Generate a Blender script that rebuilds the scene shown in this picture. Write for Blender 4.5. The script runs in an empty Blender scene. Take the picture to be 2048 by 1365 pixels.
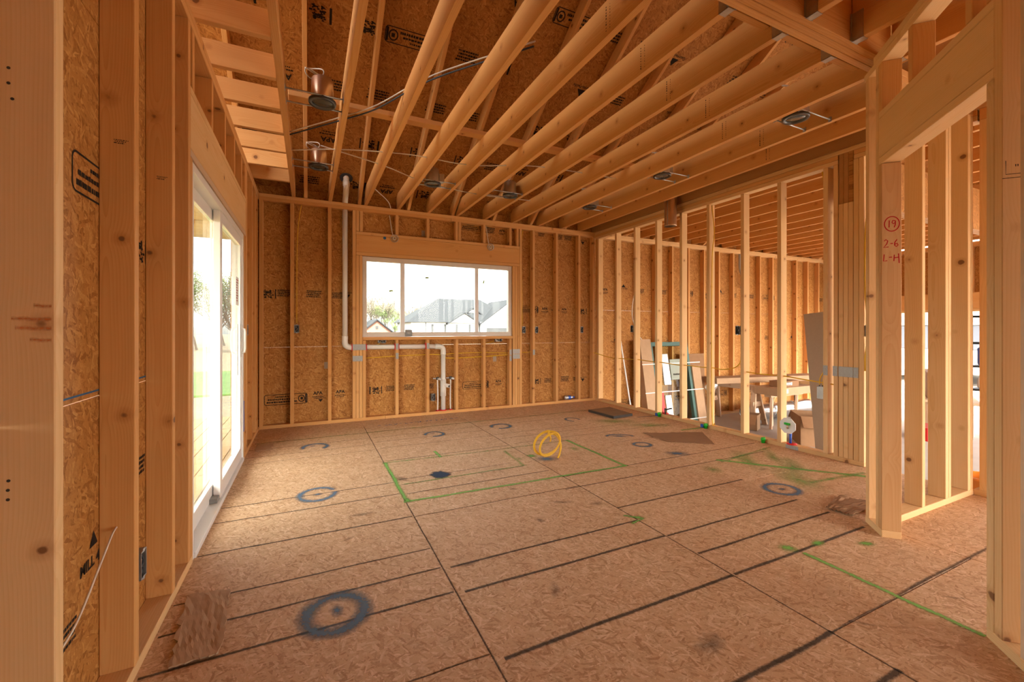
import bpy, bmesh, math, random
from mathutils import Matrix, Vector, noise
random.seed(7)
S = bpy.context.scene
COL = S.collection
PI = math.pi

# ------------------------------------------------------------------ camera
YAW = 0.44496
EYE = (0.0, 0.0, 1.178)
cd = bpy.data.cameras.new('camera'); cam = bpy.data.objects.new('camera', cd); COL.objects.link(cam)
cd.sensor_width = 36.0; cd.lens = 851.21 / 2048 * 36.0
cd.shift_y = -(682.5 - 658.43) / 2048
cd.clip_start = 0.02; cd.clip_end = 500
cam.location = EYE; cam.rotation_euler = (PI / 2, 0, -YAW)
S.camera = cam

# ------------------------------------------------------------------ sky, sun, exposure
W = bpy.data.worlds.new('sky'); S.world = W; W.use_nodes = True
nt = W.node_tree; nt.nodes.clear()
sky = nt.nodes.new('ShaderNodeTexSky'); sky.sky_type = 'NISHITA'; sky.sun_disc = False
sky.sun_elevation = math.radians(43); sky.sun_rotation = math.radians(180); sky.air_density = 1.0; sky.dust_density = 3.0; sky.ozone_density = 1.0
hsv = nt.nodes.new('ShaderNodeHueSaturation'); hsv.inputs['Saturation'].default_value = 0.25
wb = nt.nodes.new('ShaderNodeMix'); wb.data_type = 'RGBA'; wb.blend_type = 'MULTIPLY'; wb.inputs[0].default_value = 1.0
wb.inputs[7].default_value = (1.0, 0.94, 0.865, 1)
bg = nt.nodes.new('ShaderNodeBackground'); bg.inputs[1].default_value = 0.30
wo = nt.nodes.new('ShaderNodeOutputWorld')
nt.links.new(sky.outputs[0], hsv.inputs['Color']); nt.links.new(hsv.outputs[0], wb.inputs[6])
nt.links.new(wb.outputs[2], bg.inputs[0]); nt.links.new(bg.outputs[0], wo.inputs[0])
sl = bpy.data.lights.new('sun', 'SUN'); sun = bpy.data.objects.new('sun', sl); COL.objects.link(sun)
sl.energy = 3.0; sl.angle = math.radians(1.0); sl.color = (1.0, 0.94, 0.84)
sd = Vector((0.0, 1.0, -1.0)).normalized()          # direction the light travels
sun.rotation_euler = sd.to_track_quat('-Z', 'Y').to_euler(); sun.location = (0, -40, 40)
S.view_settings.view_transform = 'Standard'; S.view_settings.look = 'None'
S.view_settings.gamma = 1.0; S.view_settings.use_curve_mapping = False
S.view_settings.exposure = 3.12
S.cycles.caustics_reflective = False; S.cycles.caustics_refractive = False

# ------------------------------------------------------------------ key dimensions (metres)
H = 2.77          # top of wall plates / underside of ceiling joists
D = 5.7516        # room face of back wall studs
R = 4.2636        # kitchen face of the dividing wall
L = -0.529        # room face of left wall studs
T = 0.04; DP = 0.092; OS = 0.011
GF = -0.5         # garage slab
PITCH = 0.667
CB = H - 0.08     # underside of double top plate

# ------------------------------------------------------------------ node helpers
class N:
    def __init__(s, name):
        s.m = bpy.data.materials.new(name); s.m.use_nodes = True; s.t = s.m.node_tree; s.t.nodes.clear()
        s.out = s.t.nodes.new('ShaderNodeOutputMaterial'); s.b = s.t.nodes.new('ShaderNodeBsdfPrincipled')
        s.t.links.new(s.b.outputs[0], s.out.inputs[0])
    def n(s, ty, **kw):
        x = s.t.nodes.new('ShaderNode' + ty)
        for k, v in kw.items(): setattr(x, k, v)
        return x
    def l(s, a, b): s.t.links.new(a, b)
    def put(s, sock, v):
        if isinstance(v, bpy.types.NodeSocket): s.l(v, sock)
        else: sock.default_value = v
    def math(s, op, a, b=0.0, c=None, clamp=False):
        x = s.n('Math', operation=op); x.use_clamp = clamp
        s.put(x.inputs[0], a); s.put(x.inputs[1], b)
        if c is not None: s.put(x.inputs[2], c)
        return x.outputs[0]
    def vmath(s, op, a, b=None):
        x = s.n('VectorMath', operation=op); s.put(x.inputs[0], a)
        if b is not None: s.put(x.inputs[1], b)
        return x.outputs[0]
    def xyz(s, v):
        x = s.n('SeparateXYZ'); s.l(v, x.inputs[0]); return x.outputs
    def comb(s, a, b, c):
        x = s.n('CombineXYZ'); s.put(x.inputs[0], a); s.put(x.inputs[1], b); s.put(x.inputs[2], c); return x.outputs[0]
    def noise(s, v, scale=5, detail=2, rough=0.5, out=0, dist=0.0):
        x = s.n('TexNoise'); s.l(v, x.inputs['Vector']); x.inputs['Scale'].default_value = scale
        x.inputs['Detail'].default_value = detail; x.inputs['Roughness'].default_value = rough
        x.inputs['Distortion'].default_value = dist
        return x.outputs[out]
    def ramp(s, f, stops):
        x = s.n('ValToRGB'); s.put(x.inputs[0], f); e = x.color_ramp.elements
        while len(e) < len(stops): e.new(0.5)
        for el, (p, c) in zip(e, stops): el.position = p; el.color = c if len(c) == 4 else (*c, 1)
        return x.outputs[0]
    def mix(s, f, a, b, mode='MIX'):
        x = s.n('Mix', data_type='RGBA', blend_type=mode); s.put(x.inputs[0], f)
        s.put(x.inputs[6], a if not isinstance(a, tuple) or len(a) == 4 else (*a, 1))
        s.put(x.inputs[7], b if not isinstance(b, tuple) or len(b) == 4 else (*b, 1))
        return x.outputs[2]
    def maprange(s, v, a, b, c=0.0, d=1.0):
        x = s.n('MapRange'); s.put(x.inputs[0], v)
        for i, q in enumerate((a, b, c, d)): x.inputs[i + 1].default_value = q
        return x.outputs[0]
    def bump(s, h, strength=0.3, dist=0.002):
        x = s.n('Bump'); s.l(h, x.inputs['Height']); x.inputs['Strength'].default_value = strength
        x.inputs['Distance'].default_value = dist; s.l(x.outputs[0], s.b.inputs['Normal'])
    def set(s, col=None, rough=0.6, metal=0.0, spec=0.4):
        if col is not None: s.put(s.b.inputs['Base Color'], col if not isinstance(col, tuple) or len(col) == 4 else (*col, 1))
        s.put(s.b.inputs['Roughness'], rough); s.b.inputs['Metallic'].default_value = metal
        s.b.inputs['Specular IOR Level'].default_value = spec
        return s.m

def wood(name, light, mid, dark, ringk=1.0, knots=True, rough=0.75):
    g = N(name)
    tc = g.n('TexCoord').outputs['Object']; oi = g.n('ObjectInfo').outputs['Random']
    wn = g.n('TexWhiteNoise', noise_dimensions='1D'); g.l(oi, wn.inputs['W'])
    rx, ry, rz = g.xyz(wn.outputs['Color'])
    x, y, z = g.xyz(tc)
    xo = g.math('ADD', x, g.math('MULTIPLY', oi, 53.0))
    # one knot per cell of length
    CL = 0.62
    cell = g.math('FLOOR', g.math('DIVIDE', xo, CL))
    wk = g.n('TexWhiteNoise', noise_dimensions='2D')
    g.l(g.comb(cell, g.math('MULTIPLY', oi, 9.0), 0.0), wk.inputs['Vector'])
    kr, kg, kb = g.xyz(wk.outputs['Color'])
    lx = g.math('SUBTRACT', g.math('SUBTRACT', xo, g.math('MULTIPLY', cell, CL)), g.math('MULTIPLY_ADD', kr, CL * 0.5, CL * 0.25))
    ly = g.math('SUBTRACT', y, g.math('MULTIPLY', g.math('SUBTRACT', kg, 0.5), 0.075))
    lz = g.math('MULTIPLY', g.math('SUBTRACT', z, g.math('MULTIPLY', g.math('SUBTRACT', kb, 0.5), 0.05)), 0.45)
    wob = g.math('MULTIPLY', g.math('SUBTRACT', g.noise(tc, 40, 2), 0.5), 0.010)
    kd = g.math('ADD', g.vmath('LENGTH', g.comb(lx, ly, lz)), wob) if False else None
    vl = g.n('VectorMath', operation='LENGTH'); g.l(g.comb(lx, ly, lz), vl.inputs[0])
    kd = g.math('ADD', vl.outputs['Value'], wob)
    krad = g.math('MULTIPLY_ADD', kb, 0.013, 0.005)
    infl = g.math('MULTIPLY', g.math('EXPONENT', g.math('MULTIPLY', kd, -26.0)), 0.020)
    # growth rings about an off-centre pith
    py = g.math('ADD', y, g.math('MULTIPLY', g.math('SUBTRACT', rx, 0.5), 0.16))
    pz = g.math('ADD', z, g.math('MULTIPLY_ADD', ry, 0.08, 0.012))
    v2 = g.n('VectorMath', operation='LENGTH'); g.l(g.comb(py, pz, 0.0), v2.inputs[0])
    lv = g.comb(g.math('MULTIPLY', xo, 1.1), g.math('MULTIPLY', y, 7.0), g.math('MULTIPLY', z, 7.0))
    drift = g.math('MULTIPLY', g.noise(lv, 1.0, 2), 0.034)
    rr = g.math('ADD', g.math('ADD', v2.outputs['Value'], drift), infl)
    fr = g.math('FRACT', g.math('DIVIDE', rr, 0.0075))
    ring = g.math('POWER', fr, 2.2)
    fine = g.noise(g.comb(g.math('MULTIPLY', xo, 3.0), g.math('MULTIPLY', y, 160.0), g.math('MULTIPLY', z, 160.0)), 1.0, 3, 0.6)
    broad = g.noise(g.comb(g.math('MULTIPLY', xo, 1.3), g.math('MULTIPLY', y, 14.0), g.math('MULTIPLY', z, 14.0)), 1.0, 2)
    f = g.math('ADD', g.math('MULTIPLY', ring, 0.20 * ringk), g.math('ADD', g.math('MULTIPLY', fine, 0.30), g.math('MULTIPLY', broad, 0.45)))
    c = g.ramp(f, [(0.22, light), (0.55, mid), (0.92, dark)])
    # piece-to-piece variation
    c = g.mix(g.math('MULTIPLY', rz, 0.55), c, g.mix(0.6, c, tuple(min(1, q * 1.25) for q in light)))
    c = g.mix(g.math('MULTIPLY', ry, 0.45), c, g.mix(0.7, c, (mid[0] * 0.93, mid[1] * 0.80, mid[2] * 0.66)))
    if knots:
        halo = g.maprange(g.math('SUBTRACT', kd, krad), 0.022, 0.0)
        c = g.mix(g.math('MULTIPLY', halo, 0.45), c, (dark[0] * 0.8, dark[1] * 0.62, dark[2] * 0.5))
        core = g.maprange(g.math('SUBTRACT', kd, krad), 0.0025, -0.002)
        c = g.mix(g.math('MULTIPLY', core, 0.85), c, (0.16, 0.065, 0.025))
    g.bump(g.math('ADD', fine, g.math('MULTIPLY', ring, 0.4)), 0.25, 0.0008)
    return g.set(c, rough, 0.0, 0.25)

def osb(name, pale, mid, dark, blotch=0.3, rough=0.7, k=1.0, warpk=.05):
    """strand board: layers of straight flakes, the highest flake of each layer shows"""
    g = N(name)
    tc = g.n('TexCoord').outputs['Object']; oi = g.n('ObjectInfo').outputs['Random']
    p = g.vmath('ADD', tc, g.comb(g.math('MULTIPLY', oi, 31.0), g.math('MULTIPLY', oi, 17.0), 0.0))
    warp = g.vmath('MULTIPLY', g.vmath('SUBTRACT', g.noise(p, 9.0, 1, out=1), (0.5, 0.5, 0.5)), (warpk, warpk, 0.0))
    p = g.vmath('ADD', p, warp)
    val = None; top = None
    for i, (ang, sx, sy) in enumerate(((0.25, 15, 70), (1.15, 17, 85), (2.05, 14, 62), (-0.45, 20, 95), (2.75, 16, 75), (1.65, 24, 120))):
        mp = g.n('Mapping', vector_type='TEXTURE'); mp.inputs['Rotation'].default_value = (0, 0, ang); mp.inputs['Scale'].default_value = (1 / (sx * k), 1 / (sy * k), 1.0)
        mp.inputs['Location'].default_value = (i * 3.3, i * 7.7, 0)
        g.l(p, mp.inputs['Vector'])
        vo = g.n('TexVoronoi', feature='F1', voronoi_dimensions='2D'); vo.inputs['Scale'].default_value = 1.0; vo.inputs['Randomness'].default_value = 1.0
        g.l(mp.outputs[0], vo.inputs['Vector'])
        r, q, b = g.xyz(vo.outputs['Color'])
        if val is None: val, top = r, q
        else:
            sel = g.math('GREATER_THAN', q, top)
            mx = g.n('Mix', data_type='FLOAT'); g.l(sel, mx.inputs[0]); g.l(val, mx.inputs[2]); g.l(r, mx.inputs[3]); val = mx.outputs[0]
            top = g.math('MAXIMUM', top, q)
    fine = g.noise(p, 150, 3, 0.65)
    big = g.noise(p, 2.2, 2)
    f = g.math('ADD', g.math('MULTIPLY', val, 0.75), g.math('MULTIPLY', g.math('SUBTRACT', fine, 0.5), 0.55))
    f = g.math('ADD', f, g.math('MULTIPLY', g.math('SUBTRACT', big, 0.5), blotch))
    c = g.ramp(f, [(0.0, dark), (0.30, mid), (0.52, mid), (0.85, pale)])
    spk = g.maprange(g.noise(p, 60, 2), 0.70, 0.78)
    c = g.mix(g.math('MULTIPLY', spk, 0.5), c, (dark[0] * 0.6, dark[1] * 0.5, dark[2] * 0.4))
    g.bump(g.math('ADD', g.math('MULTIPLY', val, .6), g.math('MULTIPLY', fine, .5)), 0.3, 0.0012)
    return g.set(c, rough, 0.0, 0.3)

def plain(name, col, rough=0.5, metal=0.0, vary=0.0, scale=20, spec=0.4, bumpk=0.0):
    g = N(name)
    if vary or bumpk:
        tc = g.n('TexCoord').outputs['Object']; nz = g.noise(tc, scale, 3)
        c = g.mix(nz, tuple(q * (1 - vary) for q in col), tuple(min(1, q * (1 + vary)) for q in col))
        if bumpk: g.bump(nz, bumpk, 0.002)
        return g.set(c, rough, metal, spec)
    return g.set(col, rough, metal, spec)

def paint(name, col, dens=0.9, grit=55.0, soft=1.6, amp=1.3):
    g = N(name); uv = g.n('TexCoord').outputs['UV']; ob = g.n('TexCoord').outputs['Object']
    u, v, _ = g.xyz(uv)
    nz = g.math('SUBTRACT', g.noise(ob, grit, 3, 0.7), 0.5); n2 = g.math('SUBTRACT', g.noise(ob, 7.0, 2), 0.5)
    a = g.math('MULTIPLY', g.math('SUBTRACT', 1.0, g.math('ABSOLUTE', v)), soft)
    a = g.math('ADD', g.math('ADD', a, g.math('MULTIPLY', nz, amp)), g.math('MULTIPLY', n2, 0.9))
    a = g.math('MULTIPLY', g.math('MAXIMUM', 0.0, g.math('MINIMUM', a, 1.0)), dens)
    g.l(a, g.b.inputs['Alpha'])
    return g.set(col, 0.8, 0, 0.2)

def glassmat(name, tint=(0.93, 0.97, 0.95)):
    g = N(name); g.t.nodes.remove(g.b)
    tr = g.n('BsdfTransparent'); tr.inputs[0].default_value = (*tint, 1)
    gl = g.n('BsdfGlossy'); gl.inputs['Roughness'].default_value = 0.01
    lw_ = g.n('LayerWeight'); fr = g.math('MULTIPLY_ADD', g.math('POWER', lw_.outputs['Facing'], 5.0), 0.70, 0.006)
    mx = g.n('MixShader'); g.l(fr, mx.inputs[0]); g.l(tr.outputs[0], mx.inputs[1]); g.l(gl.outputs[0], mx.inputs[2])
    g.l(mx.outputs[0], g.out.inputs[0]); return g.m

M = {}
M['spf'] = wood('framing_lumber', (0.68, 0.385, 0.155), (0.59, 0.29, 0.092), (0.43, 0.175, 0.042))
M['pale'] = wood('pale_lumber', (0.75, 0.51, 0.27), (0.67, 0.41, 0.18), (0.51, 0.265, 0.09))
M['clear'] = wood('clear_lumber', (0.64, 0.385, 0.18), (0.56, 0.305, 0.125), (0.43, 0.21, 0.07), 1.0, False)
M['joist'] = wood('joist_lumber', (0.67, 0.36, 0.13), (0.585, 0.272, 0.078), (0.42, 0.165, 0.035), 1.3)
M['lvl'] = wood('laminated_beam', (0.46, 0.24, 0.09), (0.36, 0.17, 0.055), (0.22, 0.09, 0.03), 1.6, False)
M['oldwood'] = wood('weathered_lumber', (0.66, 0.50, 0.36), (0.55, 0.38, 0.25), (0.40, 0.25, 0.15))
M['deckwood'] = wood('deck_lumber', (0.46, 0.34, 0.17), (0.41, 0.295, 0.135), (0.31, 0.205, 0.085), 0.7)
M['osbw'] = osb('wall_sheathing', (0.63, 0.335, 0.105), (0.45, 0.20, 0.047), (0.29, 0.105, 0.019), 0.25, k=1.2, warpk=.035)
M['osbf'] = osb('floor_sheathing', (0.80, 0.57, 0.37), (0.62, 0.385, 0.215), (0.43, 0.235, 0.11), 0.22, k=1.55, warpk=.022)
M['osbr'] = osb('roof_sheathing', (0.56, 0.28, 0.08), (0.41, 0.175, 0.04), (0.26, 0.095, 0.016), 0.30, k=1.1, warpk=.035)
M['pvc'] = plain('white_pvc', (0.78, 0.74, 0.68), 0.35)
M['vinyl'] = plain('white_vinyl', (0.78, 0.76, 0.74), 0.4)
M['tan_vinyl'] = plain('almond_vinyl', (0.66, 0.58, 0.50), 0.4)
M['glass'] = glassmat('window_glass')
M['steel'] = plain('galvanized_steel', (0.46, 0.45, 0.43), 0.50, 0.85, 0.15, 30)
M['steel_bright'] = plain('bright_sheet_metal', (0.66, 0.66, 0.66), 0.22, 0.95, 0.12, 8)
M['plate'] = plain('nail_plate_steel', (0.40, 0.39, 0.37), 0.65, 0.6, 0.2, 60)
M['steel_d'] = plain('galvanized_mount_steel', (0.50, 0.46, 0.40), 0.38, 0.9, 0.2, 30)
M['copper'] = plain('warm_steel_can', (0.72, 0.55, 0.40), 0.30, 0.9, 0.15, 12)
M['lens'] = plain('grey_lens', (0.10, 0.105, 0.10), 0.18, 0.5)
M['rimdark'] = plain('black_gasket_rim', (0.09, 0.085, 0.08), 0.35, 0.7)
M['darkmetal'] = plain('dark_metal', (0.07, 0.065, 0.06), 0.5, 0.6)
M['boxgrey'] = plain('steel_outlet_box', (0.30, 0.28, 0.26), 0.45, 0.7, 0.2, 60)
M['boxplastic'] = plain('grey_plastic', (0.23, 0.22, 0.21), 0.5)
M['yellow'] = plain('yellow_cable', (0.72, 0.42, 0.02), 0.45)
M['whitecable'] = plain('white_cable', (0.70, 0.62, 0.52), 0.5)
M['blackcable'] = plain('black_cable', (0.035, 0.04, 0.05), 0.5)
M['ink'] = plain('black_ink', (0.028, 0.022, 0.018), 0.8, spec=0.1)
M['redink'] = plain('red_marker', (0.42, 0.012, 0.018), 0.7, spec=0.1)
M['bluechalk'] = plain('blue_chalk', (0.05, 0.13, 0.26), 0.9)
M['p_blue'] = paint('blue_spray_paint', (0.11, 0.185, 0.265), 0.80, 70, 1.1, 1.3)
M['p_black'] = paint('navy_spray_paint', (0.025, 0.045, 0.085), 0.95, 40, 3.0, 0.9)
M['p_green'] = paint('green_spray_paint', (0.21, 0.48, 0.10), 0.80, 60, 1.2, 1.6)
M['p_greenf'] = paint('faint_green_spray_paint', (0.24, 0.46, 0.11), 0.62, 50, 0.85, 1.7)
M['p_line'] = paint('printed_nailing_line', (0.06, 0.047, 0.04), 0.72, 75, 1.7, 1.7)
M['p_linef'] = paint('faint_nailing_line', (0.07, 0.05, 0.04), 0.62, 60, 1.3, 2.2)
M['p_smudge'] = paint('dirt_smudge', (0.07, 0.055, 0.05), 0.45, 25, 0.9, 2.0)
M['p_rust'] = paint('orange_crayon', (0.70, 0.22, 0.05), 0.62, 60, 0.9, 1.8)
M['card'] = plain('cardboard', (0.46, 0.30, 0.18), 0.85, 0, 0.10, 14, 0.2, 0.15)
M['card_d'] = plain('dark_cardboard', (0.30, 0.165, 0.085), 0.85, 0, 0.12, 14, 0.2, 0.15)
M['card_p'] = plain('grey_cardboard', (0.40, 0.31, 0.23), 0.85, 0, 0.06, 40, 0.2, 0.15)
M['paper'] = plain('white_paper', (0.80, 0.79, 0.76), 0.7)
M['slab'] = plain('black_slab', (0.05, 0.042, 0.035), 0.55, 0, 0.3, 10)
M['slabtop'] = plain('brown_slab_face', (0.20, 0.115, 0.06), 0.6, 0, 0.3, 8)
M['concrete'] = plain('garage_concrete', (0.50, 0.46, 0.42), 0.85, 0, 0.16, 3.5, 0.2, 0.2)
M['red'] = plain('red_plastic', (0.62, 0.02, 0.02), 0.4)
M['blue'] = plain('blue_plastic', (0.03, 0.10, 0.48), 0.4)
M['green'] = plain('green_plastic', (0.02, 0.45, 0.03), 0.4)
M['orange'] = plain('orange_plastic', (0.70, 0.20, 0.02), 0.45)
M['white'] = plain('white_plastic', (0.80, 0.80, 0.78), 0.35)
M['teal'] = plain('teal_trim', (0.075, 0.16, 0.14), 0.5)
M['greybag'] = plain('grey_green_bag', (0.30, 0.34, 0.28), 0.5)
M['film'] = plain('silver_film', (0.70, 0.72, 0.74), 0.22, 0.6, 0.2, 15)
M['housewhite'] = plain('white_siding', (0.50, 0.50, 0.51), 0.7)
M['shingle'] = plain('dark_shingle', (0.013, 0.014, 0.017), 0.9, 0, 0.25, 2.5)
M['shutter'] = plain('charcoal_shutter', (0.016, 0.016, 0.018), 0.6)
M['brick'] = plain('pink_brick', (0.15, 0.075, 0.055), 0.9, 0, 0.15, 9)
M['darkglass'] = plain('house_window_glass', (0.12, 0.15, 0.16), 0.15)
M['grass'] = plain('lawn', (0.045, 0.085, 0.016), 0.95, 0, 0.35, 0.8)
M['dirt'] = plain('tan_soil', (0.11, 0.085, 0.05), 0.95, 0, 0.2, 0.7)
M['bark'] = plain('grey_bark', (0.075, 0.06, 0.048), 0.95)
M['leaf'] = plain('pale_spring_leaf', (0.075, 0.095, 0.03), 0.8)
M['leaf2'] = plain('bright_spring_leaf', (0.07, 0.12, 0.02), 0.8)
M['bud'] = plain('tan_buds', (0.11, 0.09, 0.06), 0.9)
M['porch'] = plain('beige_soffit', (0.58, 0.48, 0.32), 0.7)
M['slate'] = plain('slate_vinyl', (0.11, 0.125, 0.15), 0.6)

# ------------------------------------------------------------------ object helpers
WM = {}
def reg(o, mat=None, world=None, parent=None):
    world = world or Matrix.Identity(4)
    COL.objects.link(o); WM[o] = world
    if mat is not None and o.data and not o.data.materials: o.data.materials.append(M[mat] if isinstance(mat, str) else mat)
    if parent is not None:
        o.parent = parent; o.matrix_parent_inverse = WM[parent].inverted()
    o.matrix_basis = world
    return o
def tag(o, label, cat, group=None, kind=None):
    o['label'] = label; o['category'] = cat
    if group: o['group'] = group
    if kind: o['kind'] = kind
    return o
def empty(name, loc, label, cat, group=None, kind=None, rz=0.0):
    o = bpy.data.objects.new(name, None); o.empty_display_size = 0.1
    reg(o, world=Matrix.Translation(loc) @ Matrix.Rotation(rz, 4, 'Z'))
    return tag(o, label, cat, group, kind)
def mesh(name, verts, faces, smooth=False, uv=None):
    m = bpy.data.meshes.new(name); m.from_pydata(verts, [], faces); m.update()
    if smooth:
        for p in m.polygons: p.use_smooth = True
    if uv:
        ul = m.uv_layers.new(name='UVMap')
        for lp in m.loops: ul.data[lp.index].uv = uv[lp.vertex_index]
    return m
BOXC = {}
def boxmesh(l, w, t, c=0.0025, mat=None):
    key = (round(l, 3), round(w, 3), round(t, 3), round(c, 4), mat)
    if key in BOXC: return BOXC[key]
    c = min(c, l * .3, w * .3, t * .3)
    hx, hy, hz = l / 2, w / 2, t / 2; vs = []; idx = {}
    for sx in (-1, 1):
        for sy in (-1, 1):
            for sz in (-1, 1):
                for a in range(3):
                    v = [sx * (hx - c), sy * (hy - c), sz * (hz - c)]
                    v[a] = (sx * hx, sy * hy, sz * hz)[a]
                    idx[sx, sy, sz, a] = len(vs); vs.append(v)
    fs = []
    for a in range(3):
        b, d = [(1, 2), (2, 0), (0, 1)][a]
        for s in (-1, 1):
            q = []
            for (p, r) in ((-1, -1), (1, -1), (1, 1), (-1, 1)):
                sg = [0, 0, 0]; sg[a] = s; sg[b] = p; sg[d] = r; q.append(idx[(*sg, a)])
            fs.append(q if s > 0 else q[::-1])
    for a in range(3):          # edge chamfers running along axis a
        b, d = [(1, 2), (2, 0), (0, 1)][a]
        for p in (-1, 1):
            for r in (-1, 1):
                q = []
                for (s, ax) in ((-1, b), (1, b), (1, d), (-1, d)):
                    sg = [0, 0, 0]; sg[a] = s; sg[b] = p; sg[d] = r; q.append(idx[(*sg, ax)])
                fs.append(q if p * r < 0 else q[::-1])
    for sx in (-1, 1):
        for sy in (-1, 1):
            for sz in (-1, 1):
                q = [idx[sx, sy, sz, a] for a in range(3)]
                fs.append(q if sx * sy * sz > 0 else q[::-1])
    m = mesh('board', vs, fs); BOXC[key] = m
    if mat: m.materials.append(M[mat])
    return m
def box(name, b, mat, parent=None, frame=None, c=0.0025, rot=None):
    """box from bounds (x0,x1,y0,y1,z0,z1); mesh is built with its grain along the longest side"""
    x0, x1, y0, y1, z0, z1 = b
    dim = [(x1 - x0, 0), (y1 - y0, 1), (z1 - z0, 2)]; dim.sort(key=lambda q: -q[0])
    a, bb, cc = [q[1] for q in dim]
    rm = Matrix(((0, 0, 0, 0), (0, 0, 0, 0), (0, 0, 0, 0), (0, 0, 0, 1)))
    rm[a][0] = 1; rm[bb][1] = 1; rm[cc][2] = 1
    if rm.to_3x3().determinant() < 0: rm[cc][2] = -1
    w = Matrix.Translation(((x0 + x1) / 2, (y0 + y1) / 2, (z0 + z1) / 2)) @ (rot if rot else Matrix.Identity(4)) @ rm
    if frame is not None: w = frame @ w
    me = boxmesh(dim[0][0], dim[1][0], dim[2][0], c, mat)
    return reg(bpy.data.objects.new(name, me), None, w, parent)
def beam(name, p0, p1, w, t, mat, parent=None, up=(0, 0, 1), c=0.0025):
    """board from p0 to p1, width w along 'up', thickness t"""
    p0 = Vector(p0); p1 = Vector(p1); x = (p1 - p0); l = x.length; x.normalize()
    up = Vector(up); y = (up - x * up.dot(x)).normalized(); z = x.cross(y)
    m = Matrix.Identity(4)
    for i in range(3): m[i][0] = x[i]; m[i][1] = y[i]; m[i][2] = z[i]; m[i][3] = (p0[i] + p1[i]) / 2
    return reg(bpy.data.objects.new(name, boxmesh(l, w, t, c, mat)), None, m, parent)
def catmull(pts, n=6):
    pts = [Vector(p) for p in pts]
    if len(pts) < 3: return pts
    out = []
    P = [pts[0] * 2 - pts[1]] + pts + [pts[-1] * 2 - pts[-2]]
    for i in range(1, len(P) - 2):
        a, b, c, d = P[i - 1:i + 3]
        for k in range(n):
            t = k / n
            out.append(0.5 * ((2 * b) + (c - a) * t + (2 * a - 5 * b + 4 * c - d) * t * t + (3 * b - a - 3 * c + d) * t ** 3))
    out.append(pts[-1]); return out
def tubedata(path, r, seg=8, vs=None, fs=None, cap=True):
    vs = [] if vs is None else vs; fs = [] if fs is None else fs
    path = [Vector(p) for p in path]; base = len(vs)
    tan = (path[1] - path[0]).normalized(); nrm = tan.orthogonal().normalized()
    for i, p in enumerate(path):
        t = (path[min(i + 1, len(path) - 1)] - path[max(i - 1, 0)])
        t = t.normalized() if t.length > 1e-9 else tan
        nrm = (nrm - t * nrm.dot(t)); nrm = nrm.normalized() if nrm.length > 1e-6 else t.orthogonal().normalized()
        bn = t.cross(nrm); rr = r[i] if isinstance(r, (list, tuple)) else r
        for k in range(seg):
            a = 2 * PI * k / seg; vs.append(p + (nrm * math.cos(a) + bn * math.sin(a)) * rr)
        if i:
            for k in range(seg):
                q = base + (i - 1) * seg
                fs.append((q + k, q + (k + 1) % seg, q + seg + (k + 1) % seg, q + seg + k))
    if cap:
        fs.append(tuple(base + k for k in range(seg))[::-1]); e = base + (len(path) - 1) * seg
        fs.append(tuple(e + k for k in range(seg)))
    return vs, fs
def tube(name, path, r, mat, parent=None, seg=8, smooth=True, cap=True, spline=0):
    if spline: path = catmull(path, spline)
    o = Vector(path[0])
    vs, fs = tubedata([Vector(p) - o for p in path], r, seg, cap=cap)
    return reg(bpy.data.objects.new(name, mesh(name, vs, fs, smooth)), mat, Matrix.Translation(o), parent)
def lathe(name, prof, mat, world, parent=None, seg=20, smooth=True):
    vs = []; fs = []
    for (r, z) in prof:
        for k in range(seg):
            a = 2 * PI * k / seg; vs.append((r * math.cos(a), r * math.sin(a), z))
    for i in range(len(prof) - 1):
        for k in range(seg):
            fs.append((i * seg + k, i * seg + (k + 1) % seg, (i + 1) * seg + (k + 1) % seg, (i + 1) * seg + k))
    return reg(bpy.data.objects.new(name, mesh(name, vs, fs, smooth)), mat, world, parent)
def prism(name, poly, axis, a0, a1, mat, parent=None):
    """extrude a 2D polygon along an axis: axis 'x' poly in (y,z); 'y' poly in (x,z); 'z' poly in (x,y)"""
    n = len(poly); cx = sum(p[0] for p in poly) / n; cy = sum(p[1] for p in poly) / n; ca = (a0 + a1) / 2
    def mk(p, a):
        return {'x': (a - ca, p[0] - cx, p[1] - cy), 'y': (p[0] - cx, a - ca, p[1] - cy), 'z': (p[0] - cx, p[1] - cy, a - ca)}[axis]
    vs = [mk(p, a0) for p in poly] + [mk(p, a1) for p in poly]
    fs = [tuple(range(n))[::-1], tuple(range(n, 2 * n))] + [(i, (i + 1) % n, n + (i + 1) % n, n + i) for i in range(n)]
    me = mesh(name, vs, fs); bm = bmesh.new(); bm.from_mesh(me); bmesh.ops.recalc_face_normals(bm, faces=bm.faces); bm.to_mesh(me); bm.free()
    loc = {'x': (ca, cx, cy), 'y': (cx, ca, cy), 'z': (cx, cy, ca)}[axis]
    return reg(bpy.data.objects.new(name, me), mat, Matrix.Translation(loc), parent)
TXT = {}
def textmesh(s, size=0.05, extr=0.0, bold=0.0):
    key = (s, round(size, 4), bold)
    if key in TXT: return TXT[key]
    cu = bpy.data.curves.new('print', 'FONT'); cu.body = s; cu.size = size; cu.align_x = 'CENTER'; cu.align_y = 'CENTER'
    cu.offset = bold; cu.resolution_u = 3; cu.fill_mode = 'FRONT'
    o = bpy.data.objects.new('tmp', cu); COL.objects.link(o)
    dg = bpy.context.evaluated_depsgraph_get(); dg.update()
    me = bpy.data.meshes.new_from_object(o.evaluated_get(dg)); bpy.data.objects.remove(o)
    me.materials.clear(); me.name = 'print'
    TXT[key] = me; return me
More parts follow.
